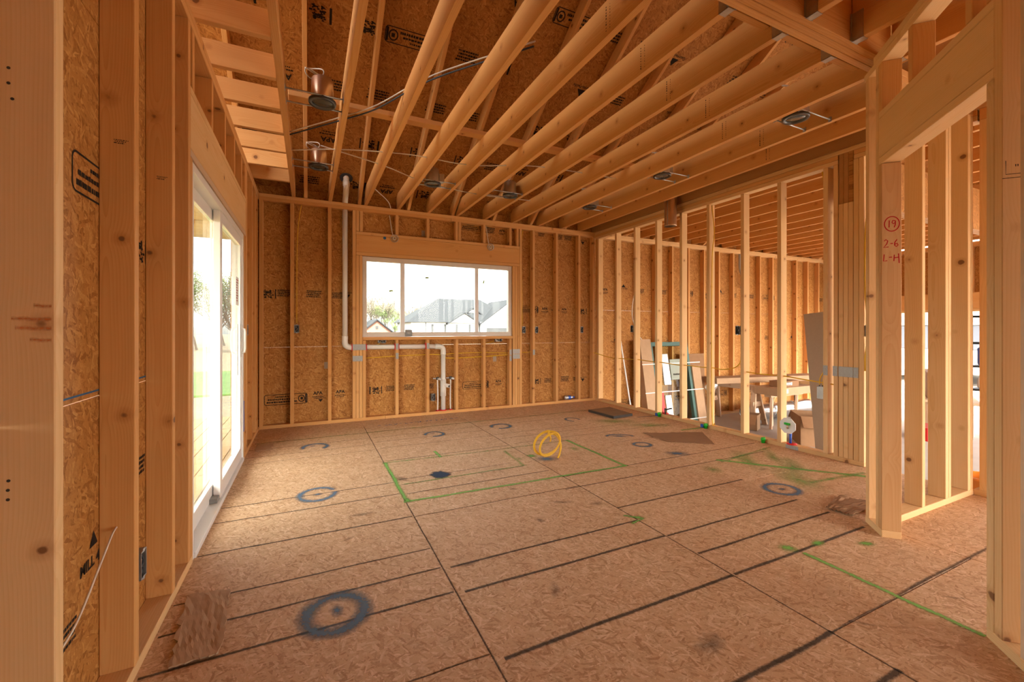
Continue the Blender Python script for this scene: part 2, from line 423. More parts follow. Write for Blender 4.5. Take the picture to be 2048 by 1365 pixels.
def facing(p, n, up=(0, 0, 1), roll=0.0):
    """matrix whose local Z is the surface normal n, local Y is up"""
    z = Vector(n).normalized(); u = Vector(up); y = (u - z * u.dot(z)).normalized(); x = y.cross(z)
    m = Matrix.Identity(4)
    for i in range(3): m[i][0] = x[i]; m[i][1] = y[i]; m[i][2] = z[i]; m[i][3] = p[i]
    return m @ Matrix.Rotation(roll, 4, 'Z')
class Flat:
    """flat ink shapes collected into one print"""
    def __init__(s): s.v = []; s.f = []
    def rect(s, x0, y0, x1, y1):
        b = len(s.v); s.v += [(x0, y0, 0), (x1, y0, 0), (x1, y1, 0), (x0, y1, 0)]; s.f.append((b, b + 1, b + 2, b + 3)); return s
    def poly(s, pts):
        b = len(s.v); s.v += [(x, y, 0) for x, y in pts]; s.f.append(tuple(range(b, b + len(pts)))); return s
    def stroke(s, pts, w, closed=False):
        n = len(pts); b = len(s.v)
        for i in range(n):
            p = Vector(pts[i]); a = Vector(pts[(i - 1) % n] if closed or i else pts[0]); c = Vector(pts[(i + 1) % n] if closed or i < n - 1 else pts[-1])
            t = (c - a); t = t.normalized() if t.length else Vector((1, 0)); nn = Vector((-t.y, t.x)) * w / 2
            s.v += [(*(p + nn), 0), (*(p - nn), 0)]
        for i in range(n if closed else n - 1):
            j = (i + 1) % n; s.f.append((b + 2 * i, b + 2 * i + 1, b + 2 * j + 1, b + 2 * j))
        return s
    def text(s, t, x, y, size, bold=0.0):
        me = textmesh(t, size, bold=bold); b = len(s.v)
        s.v += [(v.co.x + x, v.co.y + y, 0) for v in me.vertices]; s.f += [tuple(b + i for i in p.vertices) for p in me.polygons]; return s
    def dashes(s, x0, x1, y, h, rnd):
        x = x0
        while x < x1:
            w = rnd.uniform(0.006, 0.02); s.rect(x, y, min(x + w, x1), y + h * rnd.uniform(.8, 1.0)); x += w + rnd.uniform(0.002, 0.005)
        return s
    def done(s, name): return mesh(name, s.v, s.f)
def rrect(w, h, r, n=4):
    pts = []
    for cx, cy, a0 in ((w / 2 - r, h / 2 - r, 0), (-w / 2 + r, h / 2 - r, PI / 2), (-w / 2 + r, -h / 2 + r, PI), (w / 2 - r, -h / 2 + r, 1.5 * PI)):
        for k in range(n + 1): a = a0 + k * PI / 2 / n; pts.append((cx + r * math.cos(a), cy + r * math.sin(a)))
    return pts
rs = random.Random(3)
def st_frame():
    f = Flat(); f.stroke(rrect(0.40, 0.105, 0.02), 0.006, True)
    f.dashes(-0.10, 0.03, 0.022, 0.012, rs); f.dashes(-0.17, 0.08, -0.005, 0.014, rs); f.dashes(-0.18, 0.10, -0.034, 0.018, rs)
    f.stroke([(0.145 + 0.03 * math.cos(a), 0.0 + 0.034 * math.sin(a)) for a in [i * PI / 6 for i in range(12)]], 0.009, True)
    f.rect(0.135, -0.012, 0.158, 0.014); f.rect(0.18, -0.045, 0.195, 0.045); return f.done('framed_print')
def st_rows():
    f = Flat()
    for i, y in enumerate((0.03, 0.008, -0.014, -0.036)): f.dashes(-0.09 + 0.012 * rs.random(), 0.09 - 0.03 * rs.random(), y, 0.014, rs)
    return f.done('row_print')
def st_block():
    f = Flat(); f.rect(-0.085, -0.05, -0.07, 0.05)
    for i in range(60): x = rs.uniform(-0.05, 0.04); y = rs.uniform(-0.05, 0.035); f.rect(x, y, x + rs.uniform(.008, .02), y + rs.uniform(.004, .012))
    f.rect(0.065, -0.05, 0.075, 0.05); return f.done('block_print')
def st_logo():
    f = Flat(); f.poly([(-0.045, 0.0), (0.045, 0.0), (0.0, 0.062)])
    f.text('Georgia-Pacific', 0, -0.022, 0.034, 0.0006); return f.done('logo_print')
def st_apa():
    f = Flat(); f.text('APA', 0, 0.018, 0.062, 0.002); f.dashes(-0.07, 0.07, -0.036, 0.013, rs); f.dashes(-0.05, 0.05, -0.056, 0.010, rs); return f.done('mark_print')
def st_mill():
    f = Flat(); f.text('MILL 485', 0, 0.0, 0.05, 0.0015); f.poly([(-0.03, 0.05), (0.03, 0.05), (0.0, 0.10)]); return f.done('mill_print')
STAMP = {'frame': st_frame(), 'rows': st_rows(), 'block': st_block(), 'logo': st_logo(), 'apa': st_apa(), 'mill': st_mill()}
for q in STAMP.values(): q.materials.append(M['ink'])
def stamp(kind, p, n, parent, up=(0, 0, 1), roll=0.0, sc=1.0):
    w = facing(Vector(p) + Vector(n) * 0.0012, n, up, roll) @ Matrix.Scale(sc, 4)
    return reg(bpy.data.objects.new('ink_print', STAMP[kind]), None, w, parent)

# ================================================================== FLOOR
floor = empty('floor', (1.9, 1.8, 0), 'oriented strand board subfloor with spray painted layout marks', 'floor', kind='structure')
def floor_col(x0, x1, joints, y0=-3.0, y1=D + DP):
    ys = [y0] + [j for j in joints if y0 < j < y1] + [y1]
    for a, b in zip(ys, ys[1:]):
        box('floor_panel', (x0 + .0015, x1 - .0015, a + .0015, b - .0015, -0.019, 0.0), 'osbf', floor, c=0.002)
floor_col(-0.632, 0.595, (-1.04, 1.43, 3.90)); floor_col(0.595, 1.83, (-2.27, 0.20, 2.672, 5.14))
floor_col(1.83, 3.065, (-1.51, 0.957, 3.42)); floor_col(3.065, 4.356, (-0.27, 2.20, 4.66))
box('floor_underlay', (-0.63, 4.356, -3.0, D + DP, -0.26, -0.024), 'lvl', floor)
def strip(name, pts, w, mat, z=0.0009, n=5, wob=0.0):
    pts = [Vector((*p, 0)) for p in pts]
    if len(pts) == 2: pts = [pts[0].lerp(pts[1], i / n) for i in range(n + 1)]
    vs = []; uv = []; fs = []; s = 0.0; o = pts[0].copy(); rr = random.Random(int(abs(pts[0].x * 991 + pts[0].y * 77)))
    for i, p in enumerate(pts):
        t = (pts[min(i + 1, len(pts) - 1)] - pts[max(i - 1, 0)]).normalized(); nn = Vector((-t.y, t.x, 0))
        d = nn * wob * rr.uniform(-1, 1)
        if i: s += (p - pts[i - 1]).length
        for k, v in ((1, 1.0), (0, 0.0), (-1, -1.0)):
            vs.append(p + d + nn * (k * w / 2) - o); uv.append((s, v))
    for i in range(len(pts) - 1):
        for k in range(2): q = i * 3 + k; fs.append((q, q + 1, q + 4, q + 3))
    return reg(bpy.data.objects.new(name, mesh(name, vs, fs, uv=uv)), mat, Matrix.Translation((o.x, o.y, z)), floor)
def ring(name, c, rx, ry, w, mat, a0=0.0, a1=2 * PI, rot=0.0, z=0.0013, seg=28):
    vs = []; uv = []; fs = []
    for i in range(seg + 1):
        a = a0 + (a1 - a0) * i / seg
        for v in (1.0, 0.0, -1.0):
            vs.append(((rx + v * w / 2) * math.cos(a), (ry + v * w / 2) * math.sin(a), 0)); uv.append((a, v))
    for i in range(seg):
        for k in range(2): q = i * 3 + k; fs.append((q, q + 3, q + 4, q + 1))
    return reg(bpy.data.objects.new(name, mesh(name, vs, fs, uv=uv)), mat, Matrix.Translation((*c, z)) @ Matrix.Rotation(rot, 4, 'Z'), floor)
def blot(name, c, rx, ry, mat, rot=0.0, z=0.0015, seg=20, seed=1):
    rr = random.Random(seed); vs = [(0, 0, 0)]; uv = [(0, 0.0)]; fs = []
    for i in range(seg):
        a = 2 * PI * i / seg; k = rr.uniform(.85, 1.1); vs.append((rx * k * math.cos(a), ry * k * math.sin(a), 0)); uv.append((a, 1.0))
    for i in range(seg): fs.append((0, 1 + i, 1 + (i + 1) % seg))
    return reg(bpy.data.objects.new(name, mesh(name, vs, fs, uv=uv)), mat, Matrix.Translation((*c, z)) @ Matrix.Rotation(rot, 4, 'Z'), floor)
# printed nailing lines of each panel column
def nl(x0, x1, y, w=0.02, m='p_line'): strip('nailing_line', [(x0, y), (x1, y)], w, m, n=6, wob=0.0025)
for y, w, m in ((1.832, .018, 'p_line'), (2.047, .016, 'p_line'), (2.251, .014, 'p_line'), (2.683, .016, 'p_line'), (3.09, .014, 'p_line'), (3.335, .014, 'p_line'), (4.32, .012, 'p_linef'), (4.53, .014, 'p_linef'), (4.80, .016, 'p_linef')): nl(-0.52, 0.585, y, w, m)
for y, x1, w, m in ((1.383, 1.825, .024, 'p_line'), (1.811, 1.825, .022, 'p_line'), (2.029, 1.822, .02, 'p_line'), (3.065, 1.80, .014, 'p_line'), (3.26, 1.67, .014, 'p_line'), (3.375, 1.60, .013, 'p_linef'), (3.90, 1.82, .014, 'p_line'), (4.34, 1.82, .013, 'p_linef'), (4.60, 1.82, .013, 'p_linef'), (4.80, 1.82, .012, 'p_linef')): nl(0.63, x1, y, w, m)
for x0, x1, y, w, m in ((1.84, 2.98, 1.382, .024, 'p_line'), (1.84, 3.02, 1.592, .022, 'p_line'), (1.84, 3.04, 1.805, .02, 'p_line'), (1.83, 3.06, 2.228, .02, 'p_line'), (1.70, 3.94, 2.652, .015, 'p_line'), (1.82, 4.15, 2.885, .015, 'p_line'), (1.0, 1.836, 0.956, .026, 'p_line'), (1.0, 1.84, 0.751, .028, 'p_line'), (2.35, 3.33, 0.965, .022, 'p_linef'), (1.9, 4.2, 3.93, .014, 'p_linef'), (1.85, 4.2, 4.17, .014, 'p_linef'), (1.85, 3.05, 4.36, .013, 'p_linef'), (1.84, 3.0, 4.80, .012, 'p_linef'), (2.9, 3.45, 3.52, .012, 'p_linef')): nl(x0, x1, y, w, m)
# grimy joints
for pts in ([(0.595, 1.0), (0.595, 5.4)], [(1.83, 0.5), (1.83, 2.66)], [(1.83, 2.66), (1.83, 5.3)]): strip('joint_line', pts, 0.011, 'p_linef', 0.0007, 24, 0.002)
strip('joint_line', [(0.6, 2.672), (1.83, 2.668)], 0.012, 'p_linef', 0.0007, 18, 0.003)
strip('joint_line', [(1.83, 0.957), (2.35, 0.96)], 0.012, 'p_linef', 0.0007, 10, 0.003)
strip('joint_line', [(0.2, 1.43), (0.59, 1.425)], 0.010, 'p_linef', 0.0007, 10, 0.003)
# blue spray rings under the light positions
ring('spray_ring', (0.10, 1.905), 0.112, 0.120, 0.095, 'p_blue'); blot('spray_dot', (0.105, 1.925), 0.034, 0.05, 'p_blue', seed=2)
ring('spray_ring', (0.055, 3.33), 0.115, 0.125, 0.065, 'p_blue', 0.35, 2 * PI); blot('spray_dot', (0.055, 3.33), 0.035, 0.03, 'p_blue', seed=3)
ring('spray_ring', (0.055, 4.68), 0.11, 0.115, 0.072, 'p_blue', -0.9, 3.5); blot('spray_dot', (0.03, 4.72), 0.05, 0.022, 'p_blue', seed=4)
ring('spray_ring', (1.265, 4.67), 0.10, 0.105, 0.065, 'p_blue', -2.0, 3.2); blot('spray_dot', (1.25, 4.70), 0.05, 0.02, 'p_blue', seed=5)
ring('spray_ring', (2.095, 4.705), 0.115, 0.115, 0.070, 'p_blue', -2.2, 3.3)
ring('spray_ring', (3.09, 4.65), 0.085, 0.11, 0.05, 'p_blue', -0.4, 4.2)
ring('spray_ring', (3.08, 3.71), 0.14, 0.07, 0.06, 'p_blue', -0.2, 3.4, -0.45); blot('spray_dot', (3.08, 3.71), 0.12, 0.045, 'p_blue', -0.45, seed=6)
ring('spray_ring', (3.06, 3.34), 0.085, 0.075, 0.065, 'p_blue', 0, 2 * PI, -0.4)
blot('spray_dot', (3.14, 2.97), 0.145, 0.085, 'p_blue', -0.35, seed=7)
ring('spray_ring', (3.135, 1.97), 0.115, 0.105, 0.072, 'p_blue'); blot('spray_dot', (3.135, 1.97), 0.045, 0.03, 'p_blue', seed=8)
blot('spray_dot', (0.955, 3.355), 0.088, 0.105, 'p_black', 0.2, seed=9); blot('spray_dot', (1.945, 3.35), 0.125, 0.085, 'p_blue', -0.3, seed=10)
# green island layout
strip('layout_line', [(0.60, 3.86), (0.605, 2.92)], 0.045, 'p_green', 0.0017, 8, 0.004)
strip('layout_line', [(0.58, 2.925), (2.47, 2.885)], 0.042, 'p_green', 0.0019, 14, 0.004)
strip('layout_line', [(0.58, 3.855), (1.55, 3.80), (2.47, 3.80)], 0.04, 'p_greenf', 0.0019, 10, 0.004)
strip('layout_line', [(2.46, 3.82), (2.455, 2.87)], 0.05, 'p_green', 0.0017, 10, 0.004)
strip('layout_line', [(1.70, 3.74), (1.67, 3.27)], 0.045, 'p_greenf', 0.0019, 6, 0.004)
strip('layout_line', [(0.65, 3.262), (1.70, 3.265)], 0.03, 'p_greenf', 0.0019, 8, 0.004)
strip('layout_line', [(1.09, 4.02), (1.09, 3.80)], 0.04, 'p_green', 0.0021, 4, 0.003)
blot('layout_mark', (1.86, 3.49), 0.055, 0.06, 'p_green', seed=11); blot('layout_mark', (1.72, 3.46), 0.03, 0.05, 'p_greenf', seed=12)
blot('layout_mark', (2.35, 3.52), 0.05, 0.09, 'p_greenf', seed=13); blot('layout_mark', (0.61, 2.95), 0.03, 0.05, 'p_green', z=0.0023, seed=14)
strip('layout_line', [(2.345, 1.36), (2.335, 0.69)], 0.042, 'p_green', 0.0017, 10, 0.003)
strip('layout_line', [(-0.5, 5.05), (4.1, 5.10)], 0.05, 'p_greenf', 0.0017, 20, 0.004)
for c, rx, ry, r in (((2.32, 1.43), .055, .05, 0.2), ((2.52, 1.39), .06, .035, 0.1), ((2.76, 1.27), .06, .035, -.3), ((1.85, 2.06), .03, .05, .9)): blot('layout_mark', c, rx, ry, 'p_green', r, seed=int(c[0] * 50))
strip('layout_line', [(1.79, 2.12), (1.87, 2.03), (1.76, 2.01)], 0.03, 'p_green', 0.0019)
for c, rx, ry, r in (((3.50, 4.35), .34, .14, -.4), ((3.75, 3.98), .36, .12, -.4), ((3.55, 2.55), .10, .35, -.62), ((3.72, 2.25), .34, .11, .75), ((3.45, 2.05), .14, .3, -.4), ((3.85, 2.50), .07, .30, -.75), ((3.05, 2.50), .08, .1, 0)): blot('layout_mark', c, rx, ry, 'p_greenf', r, seed=int(c[1] * 70))
strip('layout_line', [(3.28, 2.60), (4.15, 2.72)], 0.04, 'p_greenf', 0.0019, 8); strip('layout_line', [(3.30, 2.66), (4.05, 1.80)], 0.07, 'p_green', 0.0019, 9, 0.006)
strip('layout_line', [(3.46, 1.96), (4.10, 1.90)], 0.06, 'p_greenf', 0.0021, 8)
strip('layout_line', [(3.9, 3.62), (4.25, 3.60)], 0.05, 'p_green', 0.0019, 5)
strip('layout_line', [(3.95, 4.40), (4.25, 4.36)], 0.04, 'p_blue', 0.0019, 5)
# scrawled blue notes near the sink wall
sc = Flat(); rn = random.Random(5); x = 0.0
for k in range(16):
    pts = [(x + rn.uniform(0, .05), rn.uniform(-.03, .03)) for _ in range(4)]; sc.stroke(pts, 0.012); x += 0.065
scm = sc.done('scrawl'); scm.materials.append(M['bluechalk'])
reg(bpy.data.objects.new('blue_scrawl', scm), None, Matrix.Translation((0.75, 5.36, 0.001)) @ Matrix.Rotation(0.03, 4, 'Z'), floor)
for k, (cx, cy, a, b, r) in enumerate(((0.65, 3.40, .05, .10, .3), (0.30, 2.85, .09, .03, .1), (1.35, 2.83, .03, .05, .5), (1.55, 2.47, .10, .03, -.3), (1.28, 2.30, .025, .06, .2), (0.72, 2.02, .07, .025, .1), (1.35, 1.12, .10, .05, .4), (0.85, 1.10, .05, .08, .1), (1.0, 1.65, .07, .03, 1.2), (2.55, 0.85, .06, .012, -.6), (3.45, 2.32, .06, .03, .3), (0.2, 2.55, .05, .015, .6), (1.75, 2.35, .06, .04, .3), (0.9, 0.98, .05, .05, .3), (2.0, 0.93, .07, .012, -.7))):
    blot('dirt_smudge', (cx, cy), a, b, 'p_smudge', r, 0.0011, seed=40 + k)

# ================================================================== WALLS
def wallempty(name, loc, label): return empty(name, loc, label, 'wall', kind='structure')
def stud(w, x0, x1, y0, y1, z0=T, z1=CB, m='spf', name='stud', frame=None): return box(name, (x0, x1, y0, y1, z0, z1), m, w, frame)
def nailplate(parent, p, n, w=0.04, h=0.09, k=1):
    for i in range(k):
        e = box('nail_plate', (-w / 2, w / 2, -h / 2, h / 2, 0, 0.002), 'plate', parent, facing(p, n), c=0.0004)
# ---- left wall
wl = wallempty('wall_left', (L, 2.0, 0), 'left exterior wall of exposed studs, header and strand board sheathing')
XL0, XL1 = L - DP, L
box('bottom_plate', (XL0, XL1, -3.0, 2.63, 0, T), 'pale', wl); box('bottom_plate', (XL0, XL1, 4.51, D, 0, T), 'spf', wl)
box('top_plate', (XL0, XL1, -3.0, D, CB, CB + T), 'spf', wl); box('top_plate', (XL0, XL1, -3.0, D + DP, CB + T, H), 'spf', wl)
for y in (-2.9, -2.2, -1.75, -1.3, -0.85, -0.4, 0.02, 0.45, 0.90): stud(wl, XL0, XL1, y, y + T)
stud(wl, XL0, XL1, 1.341, 1.379, m='pale')
for y in (1.838, 2.277): stud(wl, XL0, XL1, y, y + T, m='joist')
stud(wl, XL0, XL1, 2.545, 2.585); stud(wl, XL0, XL1, 2.588, 2.628, z1=2.035, name='jack_stud')
stud(wl, XL0, XL1, 4.515, 4.555, z1=2.035, name='jack_stud'); stud(wl, XL0, XL1, 4.62, 4.66, m='joist'); stud(wl, XL0, XL1, 4.68, 4.72)
for y in (5.11, 5.43, 5.60): stud(wl, XL0, XL1, y, y + T, m='joist')
box('header', (XL0, XL1, 2.588, 4.618, 2.077, 2.345), 'pale', wl)
box('header_plate', (XL0, XL1, 2.588, 4.618, 2.347, 2.387), 'pale', wl); box('header_plate', (XL0, XL1, 2.588, 4.618, 2.037, 2.075), 'oldwood', wl)
for y in (2.63, 3.10, 3.54, 3.955, 4.35, 4.56): stud(wl, XL0, XL1, y, y + T, 2.387, m='joist', name='cripple_stud')
XS0, XS1 = XL0 - OS, XL0 - 0.0005
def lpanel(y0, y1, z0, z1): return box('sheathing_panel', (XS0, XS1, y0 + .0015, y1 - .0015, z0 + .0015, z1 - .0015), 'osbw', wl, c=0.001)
LP = []
for a, b in ((-3.0, -0.58), (-0.58, 1.86), (1.86, 2.63), (4.515, D + DP)):
    for z0, z1 in ((-0.25, 0.96), (0.96, 2.17), (2.17, H)): LP.append(lpanel(a, b, z0, z1))
lpanel(2.63, 4.515, 2.04, 2.17); lpanel(2.63, 4.515, 2.17, H)
NL_ = (1, 0, 0)
stamp('frame', (XS1, 1.87 + .02, 1.645), NL_, LP[4], sc=1.12)
stamp('mill', (XS1, 1.80, 0.44), NL_, LP[3], sc=.95); stamp('rows', (XS1, 2.20, 0.62), NL_, LP[6], sc=.9); stamp('block', (XS1, 2.21, 1.50), NL_, LP[7])
stamp('rows', (XS1, 1.63, 0.30), NL_, LP[3], sc=.8)
# blue chalk line across the sheathing, crayon strokes and nails on the nearest stud
ck = Flat().stroke([(-0.6, 0), (0.6, 0.0)], 0.006).done('chalk'); ck.materials.append(M['bluechalk'])
reg(bpy.data.objects.new('chalk_line', ck), None, facing((XS1 + .0012, 1.75, 0.979), NL_), LP[4])
ns = [o for o in wl.children if o.name.startswith('stud')][9]
for zz, ya in ((1.231, .5), (1.201, 1.1), (1.18, 1.0), (1.153, .6)):
    w_ = 0.06 * ya; vs = [(-w_ / 2, .006, 0), (w_ / 2, .006, 0), (w_ / 2, 0, 0), (-w_ / 2, 0, 0), (w_ / 2, -.006, 0), (-w_ / 2, -.006, 0)]
    me = mesh('crayon', vs, [(0, 3, 2, 1), (3, 5, 4, 2)], uv=[(0, 1), (w_, 1), (w_, 0), (0, 0), (w_, -1), (0, -1)]); me.materials.append(M['p_rust'])
    reg(bpy.data.objects.new('crayon_mark', me), None, facing((XL1 - 0.006 - w_ / 2, 1.341 - .0008, zz), (0, -1, 0)), ns)
nailm = mesh('nail_head', [(0.0035 * math.cos(a), 0.0035 * math.sin(a), 0.0006) for a in [i * PI / 4 for i in range(8)]], [tuple(range(8))]); nailm.materials.append(M['darkmetal'])
for (zz, xx) in ((1.761, -.605), (1.727, -.605), (1.693, -.599), (.839, -.605), (.818, -.606), (.797, -.606)):
    reg(bpy.data.objects.new('nail_head', nailm), None, facing((xx, 1.341 - .0005, zz), (0, -1, 0)), ns)

# ---- back wall
wb_ = wallempty('wall_back', (1.9, D, 0), 'back exterior wall of exposed studs around the wide slider window')
YB0, YB1 = D, D + DP
box('bottom_plate', (L, 0.9, YB0, YB1, 0, T), 'spf', wb_); box('bottom_plate', (0.903, R, YB0, YB1, 0, T), 'spf', wb_)
box('top_plate', (L, 1.8, YB0, YB1, CB, CB + T), 'joist', wb_); box('top_plate', (1.803, R, YB0, YB1, CB, CB + T), 'spf', wb_)
box('top_plate', (L, R, YB0, YB1, CB + T, H), 'spf', wb_)
for x in (L + .001, -0.205, 0.212): stud(wb_, x, x + T, YB0, YB1, m='joist')
stud(wb_, 0.50, 0.538, YB0, YB1); stud(wb_, 0.541, 0.579, YB0, YB1, z1=2.12, name='jack_stud'); stud(wb_, 0.582, 0.618, YB0, YB1, z1=2.12, name='jack_stud')
stud(wb_, 2.755, 2.793, YB0, YB1, z1=2.12, name='jack_stud'); stud(wb_, 2.796, 2.834, YB0, YB1, z1=2.12, name='jack_stud'); stud(wb_, 2.837, 2.868, YB0, YB1, z1=2.12, name='jack_stud'); stud(wb_, 2.872, 2.91, YB0, YB1)
for x in (3.094, 3.51, 3.934, 4.215): stud(wb_, x, x + T, YB0, YB1)
box('header', (0.541, 2.869, YB0, YB1, 2.165, 2.385), 'joist', wb_)
box('header_plate', (0.541, 2.869, YB0, YB1, 2.387, 2.425), 'spf', wb_); box('header_plate', (0.541, 2.869, YB0, YB1, 2.122, 2.163), 'spf', wb_)
for x in (0.541, 0.585, 1.035, 1.45, 1.862, 1.905, 2.28, 2.70, 2.82): stud(wb_, x, x + T * .95, YB0, YB1, 2.427, name='cripple_stud')
box('sill_plate', (0.62, 2.753, YB0, YB1, 1.033, 1.073), 'spf', wb_)
for x in (0.621, 1.035, 1.45, 1.863, 2.28, 2.70): stud(wb_, x, x + T, YB0, YB1, z1=1.031, name='cripple_stud')
YS0, YS1 = YB1 + .0005, YB1 + OS
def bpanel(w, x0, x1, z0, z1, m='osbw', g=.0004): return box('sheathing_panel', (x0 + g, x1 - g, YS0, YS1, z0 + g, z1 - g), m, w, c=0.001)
BP = {}
for i, (a, b) in enumerate(((L - DP, 0.60), (2.77, R + .05))):
    for j, (z0, z1) in enumerate(((-0.25, 0.957), (0.957, 2.185), (2.185, H + .12))): BP[i, j] = bpanel(wb_, a, b, z0, z1)
BP['u'] = bpanel(wb_, 0.60, 2.77, -0.25, 0.957); BP['m'] = bpanel(wb_, 0.60, 2.77, 0.959, 1.06); BP['t'] = bpanel(wb_, 0.60, 2.77, 2.14, H + .12)
NB = (0, -1, 0)
for kind, x, z, key, roll, sc_ in (('block', -.44, 1.60, (0, 1), 0, 1.1), ('rows', -.26, 1.61, (0, 1), 0, 1), ('rows', .06, 1.61, (0, 1), 0, 1.05), ('rows', .34, 1.60, (0, 1), 0, .9), ('logo', .44, 1.62, (0, 1), PI, .9),
    ('frame', -.25, .325, (0, 0), 0, 1.15), ('apa', .10, .36, (0, 0), 0, .9), ('apa', .36, .36, (0, 0), 0, .9), ('logo', .13, .30, (0, 0), PI, .6),
    ('block', .80, .37, 'u', 0, 1.0), ('rows', 1.0, .38, 'u', 0, .85), ('rows', 1.24, .38, 'u', 0, .9), ('rows', 1.52, .38, 'u', 0, .8), ('frame', 2.20, .36, 'u', 0, 1.0), ('apa', 2.56, .38, 'u', 0, .8),
    ('frame', 3.05, 1.48, (1, 1), 0, .95), ('apa', 3.36, 1.48, (1, 1), 0, .9), ('logo', 3.55, 1.46, (1, 1), PI, .8), ('apa', 3.72, 1.48, (1, 1), 0, .8), ('block', 4.08, 1.47, (1, 1), 0, 1.0),
    ('block', 3.22, .36, (1, 0), 0, .9), ('rows', 3.42, .36, (1, 0), 0, .8), ('rows', 3.74, .37, (1, 0), 0, 1.0), ('rows', 3.95, .36, (1, 0), 0, .7), ('logo', 4.08, .36, (1, 0), PI, .8),
    ('rows', 3.3, 2.66, (1, 2), 0, .7), ('rows', 3.62, 2.65, (1, 2), 0, .9), ('rows', 3.80, 2.65, (1, 2), 0, .9), ('logo', 4.08, 2.62, (1, 2), PI, .8), ('frame', 2.15, 2.66, 't', 0, .9), ('rows', 2.43, 2.64, 't', 0, 1), ('apa', 2.62, 2.64, 't', 0, .8)):
    stamp(kind, (x, YS0, z), NB, BP[key], roll=roll, sc=sc_)
for x in (0.52, 0.56, 0.60, 0.64): nailplate(wb_, (x, D - .0004, 0.945), NB, .042, .075)
for x in (0.52, 0.56, 0.60): nailplate(wb_, (x, D - .0004, 0.80), NB, .042, .07)
for x, z in ((1.055, .945), (1.47, .945), (1.055, .82), (2.72, .83), (2.72, .74), (3.115, .82)): nailplate(wb_, (x, D - .0004, z), NB, .036, .08)
for x in (2.775, 2.815, 2.855): nailplate(wb_, (x, D - .0004, .84), NB, .04, .07); nailplate(wb_, (x, D - .0004, .765), NB, .04, .07)

for x, z, key in ((.20, .72, (0, 0)), (2.50, .735, 'u'), (1.43, 2.50, 't')): box('paper_tag', (-.028, .028, -.042, .042, 0, .001), 'card_p', BP[key], facing((x, YS0 - .0005, z), NB), c=.0003)
hb = [o for o in wb_.children if o.name.startswith('header')][0]
dm = mesh('dot', [(.02 * math.cos(a), .02 * math.sin(a), 0) for a in [i * PI / 6 for i in range(12)]], [tuple(range(12))]); dm.materials.append(M['bluechalk'])
reg(bpy.data.objects.new('blue_dot', dm), None, facing((.895, D - .0008, 2.37), NB), hb)
# ---- dividing wall to the garage
wr = wallempty('wall_right', (R, 3.5, 0), 'open stud wall between the kitchen and the garage')
X0, X1 = R, R + DP
box('bottom_plate', (X0, X1, 1.98, D, 0, T), 'pale', wr)
box('bottom_plate', (X0, X1, -0.6, 1.32, 0, T), 'pale', wr)
for y in (5.249, 4.831, 4.405, 3.979, 3.571, 3.129, 2.726, 2.300): stud(wr, X0, X1, y - T, y, z1=2.65, m='pale')
stud(wr, X0, X1, 5.66, 5.70, z1=2.65, m='pale'); stud(wr, X0, X1, 5.705, 5.745, z1=2.65)
stud(wr, X0, X1, 2.178, 2.215, z1=2.65, m='pale')
for y in (2.061, 2.099, 2.137): stud(wr, X0, X1, y, y + .0365, z1=2.288, m='pale', name='post_stud')
stud(wr, X0, X1, 2.02, 2.058, z1=2.65, m='pale'); stud(wr, X0, X1, 1.98, 2.018, z1=2.65, m='pale')
box('top_plate', (X0, X1, 2.178, D, 2.652, 2.69), 'pale', wr); box('top_plate', (X0, X1, 2.178, D, 2.692, 2.73), 'spf', wr)
box('top_plate', (X0, X1, 1.30, 2.056, 2.652, 2.69), 'pale', wr); box('top_plate', (X0, X1, 1.30, 2.056, 2.692, 2.73), 'spf', wr)
box('top_plate', (X0, X1, -0.6, D, 2.732, H), 'pale', wr)
box('top_plate', (X0, X1, -0.6, 1.29, 2.652, 2.73), 'spf', wr)
for y in (1.25, 0.86, 0.45, 0.03, -0.4): stud(wr, X0, X1, y, y + T, z1=2.65, m='pale')
for y, z, k in ((2.28, .80, 1), (2.20, .80, 1), (2.155, .80, 1), (2.117, .80, 1), (2.08, .80, 1), (2.04, .80, 1)): nailplate(wr, (R - .0004, y, z), (-1, 0, 0), .038, .09)
nailplate(wr, (R - .0004, 2.58, .02), (-1, 0, 0), .12, .036)
# ---- pantry wall
wp = wallempty('wall_pantry', (3.7, 1.32, 0), 'short stud wall inside the angled pantry doorway')
box('bottom_plate', (3.20, R, 1.32, 1.412, 0, T), 'pale', wp); box('top_plate', (3.10, R, 1.32, 1.412, CB, CB + T), 'spf', wp); box('top_plate', (3.14, R, 1.32, 1.412, CB + T, H), 'spf', wp)
for x in (3.22, 3.522, 3.842, 3.883, 4.18, 4.222): stud(wp, x, x + .038, 1.32, 1.412, m='pale')
